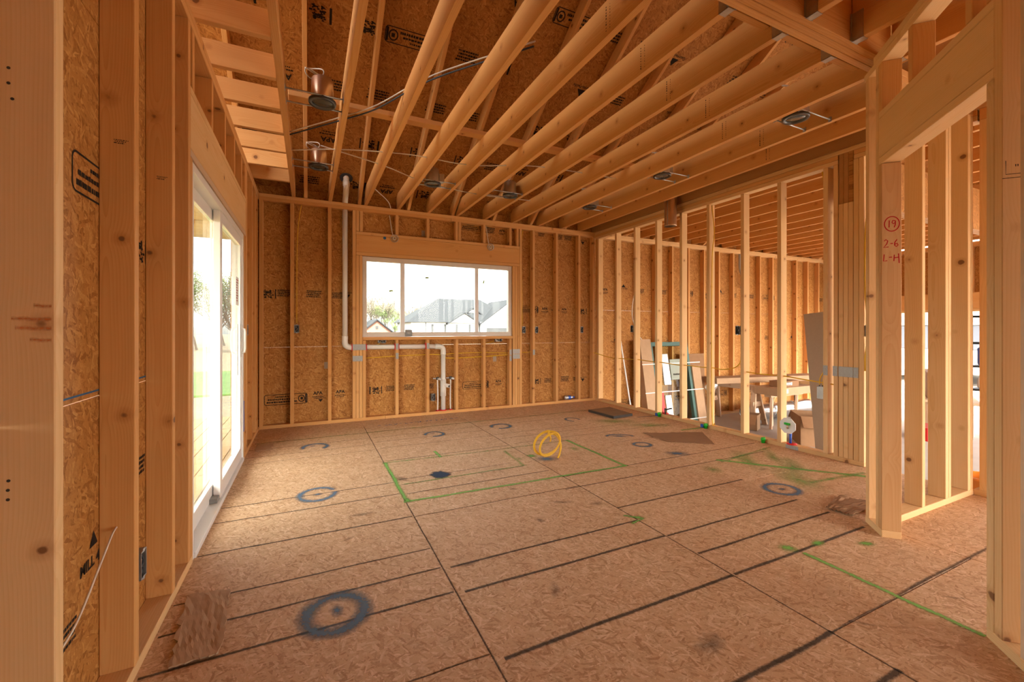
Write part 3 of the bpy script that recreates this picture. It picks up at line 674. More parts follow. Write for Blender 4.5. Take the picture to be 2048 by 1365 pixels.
# ---- angled doorway wall
FD = Matrix.Translation((2.922, 1.273, 0)) @ Matrix.Rotation(PI / 4, 4, 'Z')   # local x along wall, local -y into pantry
wd = wallempty('wall_angled', (2.6, 0.95, 0), 'forty five degree stud wall with the pantry door opening')
def dst(a, b, z0=T, z1=CB, m='pale', name='stud'): return box(name, (a, b, -DP, 0, z0, z1), m, wd, FD)
box('bottom_plate', (0, .205, -DP, 0, 0, T), 'pale', wd, FD); box('bottom_plate', (-2.2, -.826, -DP, 0, 0, T), 'pale', wd, FD)
jackd = dst(0, .035, z1=2.115, m='clear', name='jack_stud'); dst(.036, .07); dst(.160, .200, m='pale')
jackn = dst(-.866, -.826, z1=2.115, name='jack_stud'); kingn = dst(-.907, -.868, m='pale'); dst(-1.03, -.99, m='oldwood'); dst(-1.45, -1.41); dst(-1.87, -1.83)
box('header', (-.867, .0345, -DP, 0, 2.157, 2.378), 'pale', wd, FD); box('header_plate', (-.867, .0345, -DP, 0, 2.117, 2.155), 'pale', wd, FD); box('header_plate', (-.867, .0345, -DP, 0, 2.38, 2.418), 'pale', wd, FD)
for a in (-.315, -.745, -.864, -.006): dst(a, a + T, 2.42, name='cripple_stud', m='spf')
box('top_plate', (-2.2, .22, -DP, 0, CB, CB + T), 'pale', wd, FD); box('top_plate', (-2.2, .10, -DP, 0, CB + T, H), 'pale', wd, FD)
# red marker note on the near face of the jack stud
def onjack(xl, z, parent, me):
    w = FD @ facing((-.0008, -xl, z), (-1, 0, 0)); return reg(bpy.data.objects.new('marker_note', me), None, w, parent)
f = Flat(); f.stroke([(0.034 * math.cos(a), 0.041 * math.sin(a)) for a in [i * PI / 12 for i in range(24)]], 0.005, True)
f.stroke([(-.012, .020), (-.013, -.02)], .005); f.stroke([(.016, .016), (.004, .019), (.0, .008), (.006, .0), (.015, .006), (.016, .016), (.015, -.006), (.010, -.021)], .005)
m1 = f.done('note'); m1.materials.append(M['redink']); onjack(.047, 1.769, jackd, m1)
f = Flat(); f.stroke([(-.034, .016), (-.026, .024), (-.018, .016), (-.022, .0), (-.036, -.020), (-.014, -.018)], .005); f.stroke([(-.006, .0), (.006, .001)], .005)
f.stroke([(.024, .022), (.014, .006), (.013, -.010), (.021, -.018), (.029, -.010), (.025, .0), (.015, -.004)], .005)
m2 = f.done('note'); m2.materials.append(M['redink']); onjack(.046, 1.658, jackd, m2)
f = Flat(); f.stroke([(-.034, .022), (-.037, -.016), (-.020, -.014)], .005); f.stroke([(-.012, .004), (.002, .005)], .005)
f.stroke([(.012, .018), (.010, -.018)], .005); f.stroke([(.011, .0), (.030, .003)], .005); f.stroke([(.031, .024), (.034, -.030)], .005)
m3 = f.done('note'); m3.materials.append(M['redink']); onjack(.046, 1.577, jackd, m3)
f = Flat(); f.stroke([(-.045, .03), (-.045, -.02), (.05, -.018)], .0022); f.stroke([(-.055, -.034), (.05, -.032)], .0022); f.text('"', -.015, .0, .035); f.text('70', .012, .03, .022)
m4 = f.done('note'); m4.materials.append(M['ink'])
reg(bpy.data.objects.new('pencil_note', m4), None, FD @ facing((-.9078, -.055, 1.76), (-1, 0, 0)), kingn)

# ---- added unseen wall behind the viewer; its gap shapes the light from behind
wf = wallempty('wall_light_block', (0.8, -3.0, 0), 'stud wall closing the room behind the viewer')
box('bottom_plate', (-.62, 3.4, -3.0, -2.91, 0, T), 'spf', wf); box('top_plate', (-.62, R, -3.0, -2.91, CB, H), 'spf', wf); box('header', (3.4, R, -3.0, -2.91, 2.42, CB - .002), 'pale', wf)
for k in range(10): stud(wf, -.62 + .432 * k, -.58 + .432 * k, -3.0, -2.91)
for k in range(3): box('sheathing_panel', (-.62 + 1.34 * k, -.62 + 1.34 * (k + 1) - .003, -3.012, -3.001, 0, H), 'osbw', wf, c=.001)
# ---- garage walls and slab
gs = tag(box('garage_floor', (R + DP + .002, 11.2, -3.0, D + 0.25, GF - .12, GF), 'concrete', c=0.004), 'pale concrete garage slab beyond the stud wall', 'floor', kind='structure')
wg = wallempty('wall_garage_back', (9.0, D, GF), 'garage back wall of studs and strand board beyond the divider')
box('bottom_plate', (R + DP, 10.9, YB0, YB1, GF, GF + T), 'pale', wg); box('top_plate', (R + DP, 10.9, YB0, YB1, CB, CB + T), 'pale', wg); box('top_plate', (R, 10.9, YB0, YB1, CB + T, H), 'pale', wg)
x = 4.75
gx = []
while x < 10.85: gx.append(x); x += 0.4095
for x in gx: stud(wg, x, x + T, YB0, YB1, GF + T, m='spf')
GP = {}
for i in range(3):
    a, b = R + .05 + 2.44 * i, R + .05 + 2.44 * (i + 1)
    for j, (z0, z1) in enumerate(((GF - .3, .28), (.28, 1.496), (1.496, 2.712), (2.712, H + .12))): GP[i, j] = bpanel(wg, a, min(b, 11.05), z0, z1, 'osbw')
for i in range(3):
    o = R + .05 + 2.44 * i
    for kind, dx, z, j in (('apa', .22, 1.83, 2), ('logo', .62, 1.90, 2), ('rows', 1.02, 1.85, 2), ('rows', 1.55, 1.85, 2), ('frame', 2.1, 1.85, 2), ('logo', .45, .98, 1), ('rows', .95, .99, 1), ('apa', 1.4, .98, 1), ('logo', 1.72, .99, 1), ('rows', 2.05, .99, 1), ('frame', .6, -.1, 0), ('rows', 1.5, -.1, 0), ('apa', 1.9, -.1, 0)):
        stamp(kind, (o + dx, YS0, z), NB, GP[i, j], sc=.95)
GX = 10.9
wo_ = wallempty('wall_garage_front', (GX, 1.5, GF), 'garage front wall with wide open vehicle door')
box('header', (GX, GX + .14, -3.0, 5.25, 1.545, 1.85), 'spf', wo_); box('top_plate', (GX, GX + .14, -3.0, D, H - .08, H), 'spf', wo_); box('header_plate', (GX, GX + .14, -3.0, 5.25, 1.50, 1.543), 'pale', wo_)
for y in (5.26, 5.48, 5.7): stud(wo_, GX, GX + .14, y, y + T, GF)
y = -2.9
while y < 5.2: stud(wo_, GX, GX + .14, y, y + T, 1.852, name='cripple_stud'); y += .42
for k in range(4): box('sheathing_panel', (GX + .145, GX + .156, -3.0 + 2.06 * k, -3.0 + 2.06 * (k + 1) - .003, 1.51, H), 'osbw', wo_)
box('sheathing_panel', (GX + .145, GX + .156, 5.25, D + .1, GF, H), 'osbw', wo_)

# ================================================================== CEILING FRAMING
ce = empty('ceiling', (1.5, 3.5, H), 'exposed ceiling joists, beam and blocking under the roof', 'ceiling', kind='structure')
JD = 0.195
def joist(x0, x1, y0=1.436, y1=D + 0.06, m='joist', name='ceiling_joist', d=JD, z=H):
    # mesh with grain along local x, top corner clipped to the roof slope
    l = y1 - y0; zt = z + d; rz = lambda y: 2.785 + PITCH * (D - y) + 0.165
    ycl = D - (zt - 2.95) / PITCH
    prof = [(0, 0), (l, 0)]
    if ycl < y1: prof += [(l, min(d, rz(y1) - z)), (ycl - y0, d)]
    else: prof += [(l, d)]
    prof += [(0, d)]
    n = len(prof); cxm, cym = l / 2, d / 2; w = x1 - x0
    vs = [(p[0] - cxm, p[1] - cym, -w / 2) for p in prof] + [(p[0] - cxm, p[1] - cym, w / 2) for p in prof]
    fs = [tuple(range(n))[::-1], tuple(range(n, 2 * n))] + [(i, (i + 1) % n, n + (i + 1) % n, n + i) for i in range(n)]
    wm = Matrix(((0, 0, 1, (x0 + x1) / 2), (1, 0, 0, (y0 + y1) / 2), (0, 1, 0, z + d / 2), (0, 0, 0, 1)))
    return reg(bpy.data.objects.new(name, mesh(name, vs, fs)), m, wm, ce)
def hanger(x0, x1, yb, side):
    """sheet metal hanger: bottom strap and two side flanges, side=+1 hangs the joist beyond the beam"""
    j = None; a, b = (yb, yb + .055) if side > 0 else (yb - .055, yb)
    hm = bpy.data.objects.new('joist_hanger', None)
    vs = []; fs = []
    def bx(p, q):
        k = len(vs)
        for xx in (p[0], q[0]):
            for yy in (p[1], q[1]):
                for zz in (p[2], q[2]): vs.append((xx, yy, zz))
        for t in ((0, 1, 3, 2), (4, 6, 7, 5), (0, 4, 5, 1), (2, 3, 7, 6), (0, 2, 6, 4), (1, 5, 7, 3)): fs.append(tuple(k + i for i in t))
    cx = (x0 + x1) / 2; hw = (x1 - x0) / 2
    bx((-hw - .003, a - yb, -.003), (hw + .003, b - yb, -.0005)); bx((-hw - .003, a - yb, -.003), (-hw - .0005, b - yb, .15)); bx((hw + .0005, a - yb, -.003), (hw + .003, b - yb, .15))
    for s in (-1, 1):
        xa = s * (hw + .003); xb = s * (hw + .016); ya = (b if side < 0 else a) - yb
        bx((min(xa, xb), ya - .002 if side < 0 else ya, 0), (max(xa, xb), ya if side < 0 else ya + .002, .15))
    return reg(bpy.data.objects.new('joist_hanger', mesh('joist_hanger', vs, fs)), 'steel_d', Matrix.Translation((cx, yb, H)), ce)
JX = (0.24, 0.66, 1.075, 1.48, 1.89, 2.31, 2.765, 3.20, 3.62, 3.975)
for x in JX: joist(x - .02, x + .02, 1.436 if x < 3.1 else 1.42)
for x in JX[:7]: hanger(x - .02, x + .02, 1.436, 1)
joist(-.187, -.147, 0.0, m='spf', name='trimmer_joist')
joist(4.235, 4.275, 1.42, m='lvl', name='rim_joist')
for y0, y1 in ((1.32, 1.357), (1.3585, 1.395), (1.3965, 1.434)): box('flush_beam', (-.185, 3.135, y0, y1, H, H + .24), 'joist', ce)
for x in (0.66, 1.075, 1.48, 1.89, 2.315, 2.735, 3.16):
    box('ceiling_joist', (x - .02, x + .02, -2.6, 1.318, H, H + .235), 'joist', ce); hanger(x - .02, x + .02, 1.318, -1)
for x in (3.58, 3.99): box('ceiling_joist', (x - .02, x + .02, -2.6, 1.40, H, H + .235), 'joist', ce)
for k in range(10):
    y = 2.66 + .42 * (k - 3); box('short_joist', (XL0, -.189, y, y + T, H, H + .148), 'spf', ce)
box('strongback', (-.145, 3.9, 3.66, 3.75, H + JD + .001, H + JD + .041), 'spf', ce)
for a, b in zip(JX[4:8], JX[5:9]): box('blocking', (a + .021, b - .021, 1.50, 1.54, H + .07, H + JD), 'spf', ce)
k = 0; x = 4.40
while x < 10.8:
    box('ceiling_joist', (x, x + T, 2.176, D + .04, H, H + JD - .03), 'joist', ce); box('ceiling_joist', (x, x + T, -2.6, 2.04, H, H + JD), 'joist', ce); x += .42
for y0, y1 in ((2.061, 2.098), (2.0985, 2.135), (2.136, 2.173)): box('girder', (R + .004, 10.88, y0, y1, 2.29, 2.75), 'osbr' if y0 < 2.07 else 'lvl', ce)

gm = {}
for k in range(3):
    f = Flat(); f.dashes(-.045, .045, .012, .006, rs); f.dashes(-.04, .03, .0, .006, rs); f.dashes(-.045, .02, -.014, .008, rs); gm[k] = f.done('grade_mark'); gm[k].materials.append(M['ink'])
for i, ob_ in enumerate([o for o in ce.children if o.name.startswith('ceiling_joist')][3:10]):
    p = WM[ob_].translation
    f = Flat()
    for q in range(9): f.rect(-.004, -.07 + q * .016, .003, -.07 + q * .016 + rs.uniform(.004, .012)); f.rect(.03, -.07 + q * .016, .034, -.07 + q * .016 + rs.uniform(.003, .01))
    me = f.done('joist_mark'); me.materials.append(M['ink'])
    reg(bpy.data.objects.new('grade_mark', me), None, facing((p.x - .0208, 1.75 + .12 * i + rs.uniform(0, .3), p.z), (-1, 0, 0)), ob_)
for ob_, y_, z_, k in ((None, 1.838, 1.80, 0), (None, 2.277, 1.82, 1)):
    st_ = [o for o in wl.children if o.name.startswith('stud') and abs(WM[o].translation.y - y_ - .02) < .01][0]
    reg(bpy.data.objects.new('grade_mark', gm[k]), None, facing((L - .035, y_ - .0008, z_), (0, -1, 0)) @ Matrix.Scale(.42, 4), st_)

# ================================================================== ROOF
rf = empty('roof', (3.0, 3.0, H), 'sloping roof of rafters and strand board sheathing above the joists', 'roof', kind='structure')
RY = -0.6                                    # ridge line
def rz(y, off=0.0): return 2.785 + PITCH * (D - y) + off
x = -1.90 - .6215; RX = []
while x < 11.1: RX.append(x); x += 0.6215
ca = math.cos(math.atan(PITCH)); rd = 0.14
un = Vector((0, PITCH, 1)).normalized()
for x in RX:
    q0 = Vector((x, D + .55, rz(D + .55))) + un * rd / 2; q1 = Vector((x, RY, rz(RY))) + un * rd / 2
    beam('rafter', q0, q1, rd, T, 'spf', rf, up=un)
slen = 1.219; yy = D + .6; row = 0; RP = []
while yy > RY:
    y2 = max(RY, yy - slen * ca); xo = -2.6 - (row % 2) * 1.22
    while xo < 11.2:
        xa, xb = max(xo, -2.6), min(xo + 2.44, 11.2)
        if xb - xa > .05:
            c0 = Vector((xa, (yy + y2) / 2, rz((yy + y2) / 2))) + un * (rd + .007); c1 = c0.copy(); c1.x = xb
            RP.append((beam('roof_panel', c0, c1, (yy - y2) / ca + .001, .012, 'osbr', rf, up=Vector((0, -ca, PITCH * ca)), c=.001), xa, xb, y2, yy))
        xo += 2.44
    yy = y2; row += 1
for x in RX[::3]:
    q0 = Vector((x, RY - .02, rz(RY))); q1 = Vector((x, RY - 4.0, rz(RY) - 4.0 * PITCH)); beam('rafter', q0, q1, rd, T, 'spf', rf)
q0 = Vector((-2.6, RY - 2.02, rz(RY) - 2.0 * PITCH + .15)); q1 = q0.copy(); q1.x = 11.2
beam('roof_panel', q0, q1, 4.85, .012, 'osbr', rf, up=Vector((0, 1, PITCH)), c=.001)
box('ridge_sun_block', (-2.6, 11.2, RY - .02, RY + .02, rz(RY) - .14, rz(RY) + .14), 'spf', rf)  # ridge board and cap added to shut out a slit of sun
prism('ridge_sun_cap', [(RY - .30, rz(RY) + .02), (RY, rz(RY) + .225), (RY + .30, rz(RY) + .02), (RY + .30, rz(RY) + .04), (RY, rz(RY) + .245), (RY - .30, rz(RY) + .04)], 'x', -2.6, 11.2, 'shingle', rf)
prism('porch_light_block', [(-2.6, 2.52), (-2.6, rz(1.95) + .13), (-.64, rz(1.95) + .13), (-.64, 2.52)], 'y', 1.95, 1.962, 'osbw', rf)  # panel added over the porch to cut skylight on the short joists
rr2 = random.Random(11)
dn = -un; upv = Vector((0, -ca, PITCH * ca))
for (o, xa, xb, y2, y1) in RP:
    if y1 < 1.5 or xa > 5 or xb < -1: continue
    for ym, k in [(y1 - (y1 - y2) * q, k) for q in (.22, .72) for k in range(5)]:
        xx = xa + .2 + k * .46 + rr2.uniform(-.05, .05)
        if xx > xb - .15: continue
        p = Vector((xx, ym, rz(ym))) + un * (rd + .0005)
        stamp(rr2.choice(['rows', 'rows', 'logo', 'apa', 'block', 'frame', 'block']), p, dn, o, up=upv, roll=PI, sc=1.35)
# unseen gable sheathing added over the garage end keeps the far attic dark
prism('gable_light_block', [(D + .4, H + .12), (D + .4, rz(D + .4)), (RY, rz(RY)), (-4.6, rz(RY) - 4.0 * PITCH + .1), (-4.6, H + .12)], 'x', 11.06, 11.072, 'osbw', rf)
# unseen attic end wall, added to keep sun out of the attic
for k in range(6): box('gable_light_block', (-2.6 + 2.44 * k, min(-2.6 + 2.44 * (k + 1), 11.2) - .003, -4.62, -4.61, 2.5, 4.62), 'osbw', rf, c=.001)
prism('gable_light_block', [(-4.6, H + .002), (-4.6, rz(RY) - 4.0 * PITCH + .1), (RY, rz(RY)), (2.15, rz(2.15)), (2.15, H + .002)], 'x', -.634, -.623, 'osbw', rf)  # left gable panels added against daylight; the opening between them lets the glow in
prism('gable_light_block', [(2.155, H + 1.3), (2.155, rz(2.155)), (3.8, rz(3.8)), (3.8, H + 1.3)], 'x', -.634, -.623, 'osbw', rf)
prism('gable_light_block', [(4.85, H + .002), (4.85, rz(4.85)), (D, rz(D)), (D, H + .002)], 'x', -.634, -.623, 'osbw', rf)

# ================================================================== WINDOW
def joined(name, boxes, mat, world=None, parent=None, c=0.002):
    vs = []; fs = []
    for (x0, x1, y0, y1, z0, z1) in boxes:
        me = boxmesh(x1 - x0, y1 - y0, z1 - z0, c); b = len(vs)
        vs += [(v.co.x + (x0 + x1) / 2, v.co.y + (y0 + y1) / 2, v.co.z + (z0 + z1) / 2) for v in me.vertices]
        fs += [tuple(b + i for i in p.vertices) for p in me.polygons]
    return reg(bpy.data.objects.new(name, mesh(name, vs, fs)), mat, world, parent)
w1 = empty('window_1', (1.687, D + .06, 1.075), 'wide three lite almond vinyl slider window over the sink', 'window', kind='structure')
WX0, WX1, WZ0, WZ1 = .621, 2.752, 1.075, 2.119
box('frame_jamb', (WX0, WX0 + .055, D + .03, D + .092, WZ0, WZ1), 'tan_vinyl', w1); box('frame_jamb', (WX1 - .055, WX1, D + .03, D + .092, WZ0, WZ1), 'tan_vinyl', w1)
box('frame_head', (WX0 + .055, WX1 - .055, D + .03, D + .092, WZ1 - .06, WZ1), 'tan_vinyl', w1); box('frame_sill', (WX0 + .055, WX1 - .055, D + .03, D + .092, WZ0, WZ0 + .06), 'tan_vinyl', w1)
for a, b in ((1.105, 1.162), (2.168, 2.222)): box('mullion', (a, b, D + .035, D + .085, WZ0 + .06, WZ1 - .06), 'vinyl', w1)
for a, b in ((WX0 + .055, 1.105), (1.162, 2.168), (2.222, WX1 - .055)): box('pane', (a, b, D + .058, D + .064, WZ0 + .06, WZ1 - .06), 'glass', w1, c=.0005)
M['sticker'] = plain('green_sticker', (0.30, 0.42, 0.12), 0.6)
for x, z, r in ((.985, 1.685, .15), (1.47, 1.885, 0), (2.31, 1.865, 1.3)): box('green_sticker', (-.024, .024, -.011, .011, 0, .001), 'sticker', w1, facing((x, D + .0575, z), NB, roll=r), c=.0003)
rg = random.Random(8)
for k in range(16):
    x = rg.uniform(.75, 2.7); w_ = rg.uniform(.04, .16); box('flashing_scrap', (x, min(x + w_, 2.74), D + .08, D + .091, 2.1195, 2.1215), 'bluechalk' if k % 2 else 'pale', w1, c=.0003)

# ================================================================== SLIDING DOOR
d1 = empty('door_1', (L - .05, 3.57, 0), 'white vinyl sliding glass patio door in the left wall', 'door', kind='structure')
DY0, DY1 = 2.632, 4.512
box('frame_jamb', (XL0, L - .004, DY0, DY0 + .04, .0, 2.03), 'vinyl', d1); box('frame_jamb', (XL0, L - .004, DY1 - .04, DY1, .0, 2.03), 'vinyl', d1)
box('frame_head', (XL0, L - .004, DY0 + .04, DY1 - .04, 1.985, 2.03), 'vinyl', d1); box('threshold', (XL0 - .02, L + .005, DY0 + .04, DY1 - .04, .0, .03), 'vinyl', d1)
def sash(name, x0, x1, y0, y1, z0, z1, st=.075):
    o = joined(name, [(x0, x1, y0, y0 + st, z0, z1), (x0, x1, y1 - st, y1, z0, z1), (x0, x1, y0 + st, y1 - st, z0, z0 + .10), (x0, x1, y0 + st, y1 - st, z1 - st, z1)], 'vinyl', None, d1)
    xm = (x0 + x1) / 2; box('pane', (xm - .009, xm + .009, y0 + st, y1 - st, z0 + .10, z1 - st), 'glass', o, c=.0005); return o
sash('fixed_sash', -.612, -.586 - .003, DY0 + .04, 3.60, .031, 1.984); ss = sash('sliding_sash', -.582, -.542, 3.45, DY1 - .055, .031, 1.984)
tube('door_handle', [(-.541, 4.42, .97), (-.516, 4.42, .975), (-.513, 4.42, 1.00), (-.513, 4.42, 1.15), (-.516, 4.42, 1.175), (-.541, 4.42, 1.18)], .010, 'white', ss, 8)
tube('door_handle', [(-.583, 4.42, .97), (-.608, 4.42, .975), (-.611, 4.42, 1.00), (-.611, 4.42, 1.15), (-.608, 4.42, 1.175), (-.583, 4.42, 1.18)], .010, 'white', ss, 8)
box('handle_plate', (-.5405, -.534, 4.395, 4.445, .93, 1.22), 'white', ss); box('rating_label', (-.5525, -.5520, 4.20, 4.36, 1.38, 1.62), 'paper', ss, c=.0002); box('care_label', (-.5525, -.5520, 4.28, 4.33, .78, 1.22), 'paper', ss, c=.0002)
lb = Flat()
for k in range(9): lb.dashes(-.06, rg.uniform(0, .06), .09 - .022 * k, .009, rg)
lbm = lb.done('label_print'); lbm.materials.append(M['redink']); reg(bpy.data.objects.new('label_print', lbm), None, facing((-.5515, 4.28, 1.5), (1, 0, 0)), ss)
box('flashing_tape', (XL1 - .012, XL1 + .001, 4.5125, 4.5145, .25, .53), 'blue', d1, c=.0003); box('roller_block', (-.60, -.545, 3.36, 3.44, .031, .06), 'boxplastic', d1)

# ================================================================== SERVICES
def copy_tree(o, world, label=None):
    """copy a thing with its parts to a new world matrix"""
    c = o.copy(); COL.objects.link(c); WM[c] = world; c.matrix_basis = world
    if label: c['label'] = label
    for ch in list(o.children):
        d = ch.copy(); COL.objects.link(d); d.parent = c
        rel = WM[o].inverted() @ WM[ch]; WM[d] = world @ rel
        d.matrix_parent_inverse = world.inverted(); d.matrix_basis = WM[d]
    return c
# outlet boxes: local Z faces the room
ob = empty('outlet_box', (0, 0, 0), '', 'outlet box', 'outlet boxes nailed to the studs')
a, b, dp, th = .027, .048, .055, .003
joined('box_body', [(-a, a, -b, b, -dp, -dp + th), (-a, -a + th, -b, b, -dp, 0), (a - th, a, -b, b, -dp, 0), (-a, a, -b, -b + th, -dp, 0), (-a, a, b - th, b, -dp, 0)], 'boxgrey', None, ob, .001)
for sgn in (-1, 1): box('screw_ear', (-.008, .008, sgn * b - .006, sgn * b + .006, -.003, .0), 'steel', ob, None, .0005)
rw = random.Random(4)
for k in range(3):
    pts = [(rw.uniform(-.014, .014), -.034 + .017 * i, -.02 + rw.uniform(-.012, .018)) for i in range(5)]; tube('wire', pts, .0032, 'blackcable', ob, 5, spline=4)
tube('copper_lead', [(-.01, -.03, -.02), (.008, 0, -.006), (-.006, .03, -.015)], .002, 'copper', ob, 5, spline=4)
OBX = [((-.135, D + .002, 1.18), NB, 0, 'steel outlet box on the stud left of the white drain pipe'),
       ((.862, D + .002, 1.018), NB, PI / 2, 'sideways outlet box under the left half of the window sill'),
       ((2.53, D + .002, 1.018), NB, PI / 2, 'sideways outlet box under the right half of the window sill'),
       ((2.945, D + .002, 1.165), NB, 0, 'outlet box on the jamb studs just right of the window'),
       ((3.165, D + .002, 1.165), NB, 0, 'outlet box on the first single stud right of the window'),
       ((4.005, D + .002, 1.165), NB, 0, 'outlet box on the last stud before the far corner'),
       ((1.545, D + .002, .235), NB, 0, 'low outlet box left of the sink supply pipes'),
       ((R - .002, 4.868, 1.18), (-1, 0, 0), 0, 'outlet box on the divider near the far corner, facing kitchen'),
       ((R - .002, 3.165, 1.163), (-1, 0, 0), 0, 'outlet box on the divider above the sawhorse table'),
       ((R - .002, 1.945, 1.163), (-1, 0, 0), 0, 'outlet box with yellow cable beside the multi stud post'),
       ((L + .004, 1.914, .35), (1, 0, 0), 0, 'grey outlet box low on the near left stud'),
       ((L + .002, 4.76, 1.17), (1, 0, 0), 0, 'outlet box on the stud beyond the sliding door')]
for i, (p, n, roll, lab) in enumerate(OBX):
    w = facing(p, n, roll=roll)
    if i == 0:
        # place the prototype itself
        old = {ch: WM[ch].copy() for ch in ob.children}
        WM[ob] = w; ob.matrix_basis = w; ob['label'] = lab
        for ch, mw_ in old.items():
            WM[ch] = w @ mw_; ch.matrix_parent_inverse = w.inverted(); ch.matrix_basis = WM[ch]
    else: copy_tree(ob, w, lab)
wbx = empty('window_stop_box', (1.21, D + .028, 1.12), 'small dark grey box taped to the window frame sill', 'box')
joined('box_body', [(1.165, 1.255, D + .005, D + .029, 1.078, 1.168)], 'boxplastic', None, wbx); joined('box_slot', [(1.19, 1.23, D + .003, D + .0055, 1.113, 1.135)], 'boxgrey', None, wbx, .0005)
svb = empty('switch_box', (R - .02, 2.34, .588), 'pale steel switch box with yellow leads beside tall cardboard', 'outlet box')
joined('box_body', [(R + .01, R + .05, 2.302, 2.36, .53, .645)], 'steel', None, svb)
for y_ in (2.315, 2.34): box('box_clip', (R + .02, R + .04, y_, y_ + .007, .645, .658), 'darkmetal', svb, None, .0005)
tube('yellow_lead', [(R + .03, 2.345, .65), (R + .03, 2.34, .72), (R + .04, 2.305, .80)], .005, 'yellow', svb, 6, spline=5); tube('yellow_lead', [(R + .03, 2.318, .65), (R + .03, 2.312, .72), (R + .04, 2.302, .80)], .005, 'yellow', svb, 6, spline=5)
# round fixture boxes on the window header
def fixture(x, z, lab):
    e = empty('round_fixture_box', (x, D, z), lab, 'junction box', 'fixture boxes on the window header')
    lathe('box_rim', [(.050, -.005), (.050, .012), (.043, .012), (.042, -.01), (.0, -.01)], 'steel_d', facing((x, D - .002, z), NB), e)
    for k in range(3):
        pts = [(.024 * math.cos(a + k) * (1 - .2 * k), .024 * math.sin(a + k) * (1 - .2 * k), .002 + .004 * k) for a in [i * .9 for i in range(7)]]
        fm = facing((x, D - .002, z), NB); tube('wire', [fm @ Vector(p) for p in pts], .0035, 'whitecable', e, 5, spline=4)
    tube('feed_cable', [(x - .02, D + .01, z + .05), (x - .03, D + .02, z + .10), (x - .06, D + .03, H - .09)], .006, 'whitecable', e, 6, spline=4)
fixture(1.02, 2.375, 'round fixture box with coiled wires, left on window header'); fixture(2.394, 2.375, 'round fixture box with coiled wires, right on window header')

# recessed lights
def recessed(x, y, lab, tall=True, bx=(-.2, .2)):
    e = empty('recessed_light', (x, y, H), lab, 'ceiling light', 'recessed lights between the joists')
    w = Matrix.Translation((x, y, H)); ht = .165
    lathe('housing', [(.0, ht), (.066, ht), (.070, ht - .008), (.074, .012)], 'copper' if tall else 'steel_d', w, e, 24)
    lathe('lens', [(.0, -.002), (.060, -.002), (.069, .001)], 'lens', w, e, 24)
    lathe('rim', [(.068, .014), (.068, -.008), (.088, -.010), (.090, -.006), (.090, .012), (.072, .014)], 'rimdark', w, e, 24)
    for dy in (-.085, .10): tube('hanger_bar', [(x + bx[0], y + dy, H + .012), (x + bx[1], y + dy, H + .012)], .005, 'steel', e, 6)
    for (xa, ya) in ((bx[0] + .001, -.085), (bx[1] - .001, -.085), (bx[0] + .001, .10), (bx[1] - .001, .10)): box('bar_bracket', (x + xa - .002, x + xa + .002, y + ya - .012, y + ya + .012, H - .006, H + .03), 'steel', e, None, .0005)
    joined('junction_box', [(x + .068, x + .125, y - .03, y + .03, H + .03, H + .12)] if bx[1] > .14 else [(x - .035, x + .035, y + .076, y + .13, H + .03, H + .12)], 'steel_d', None, e)
    vs = []; fs = []
    pts = [(x - .05 + .06 * math.cos(a), y + .02 + .03 * math.sin(1.7 * a), H + .19 + .03 * math.sin(a) + .004 * a) for a in [i * .7 for i in range(18)]]
    tubedata(catmull(pts, 3), .004, 6, vs, fs); o0 = Vector((0, 0, 0))
    reg(bpy.data.objects.new('coiled_cable', mesh('coiled_cable', vs, fs, True)), 'whitecable', None, e)
recessed(.085, 3.28, 'large copper toned recessed can nearest the sliding door header', True, (-.231, .134))
recessed(.085, 4.59, 'recessed can with tangled white cable over the left back corner', True, (-.231, .134))
recessed(1.225, 4.597, 'recessed can above the left half of the window', False, (-.129, .234))
recessed(2.17, 4.604, 'recessed can above the right half of the window', False, (-.259, .119))
recessed(3.315, 4.59, 'recessed can nearest the far right corner', False, (-.094, .284))
recessed(3.315, 3.324, 'recessed can in the middle of the right joist bay', False, (-.094, .284))
recessed(3.315, 1.978, 'recessed can nearest the angled doorway wall', False, (-.094, .284))

# vent duct stub
dv = empty('vent_duct', (4.12, 3.99, 2.475), 'round metal vent duct dropping beside the divider top plate', 'duct')
lathe('duct_pipe', [(.074, 0), (.076, .004), (.074, .01), (.074, .58), (.070, .58), (.070, 0)], 'copper', Matrix.Translation((4.12, 3.99, 2.475)), dv, 28)
box('duct_seam', (4.045, 4.050, 3.965, 3.975, 2.48, 3.05), 'steel', dv, c=.0005)

# sink drain pipes in the back wall cavity
dr = empty('drain_pipe', (.413, D + .05, .05), 'white plastic drain pipe running down, across and to the sink', 'pipe'); YP = D + .045
tube('vent_stack', [(.413, YP, 2.74), (.413, YP, 1.06)], .031, 'pvc', dr, 16)
tube('stack_offset', catmull([(.413, YP, 2.70), (.413, YP, 2.78), (.413, YP - .06, 2.83), (.413, YP - .15, 2.89), (.413, YP - .19, 2.94), (.413, YP - .19, 3.22)], 5), .034, 'pvc', dr, 16); tube('stack_coupling', [(.413, YP - .19, 3.00), (.413, YP - .19, 2.94)], .040, 'pvc', dr, 16)
lathe('roof_boot', [(.036, 0), (.075, 0), (.075, .004), (.036, .004)], 'blackcable', facing((.413, YP - .19, rz(YP - .19) + .155), -un, up=(0, 1, 0)), dr, 18)
tube('elbow', catmull([(.413, YP, 1.09), (.413, YP, 1.0), (.43, YP, .962), (.47, YP, .945), (.53, YP, .944)], 6), .036, 'pvc', dr, 16)
tube('cross_pipe', [(.50, YP, .944), (1.62, YP, .935)], .031, 'pvc', dr, 16)
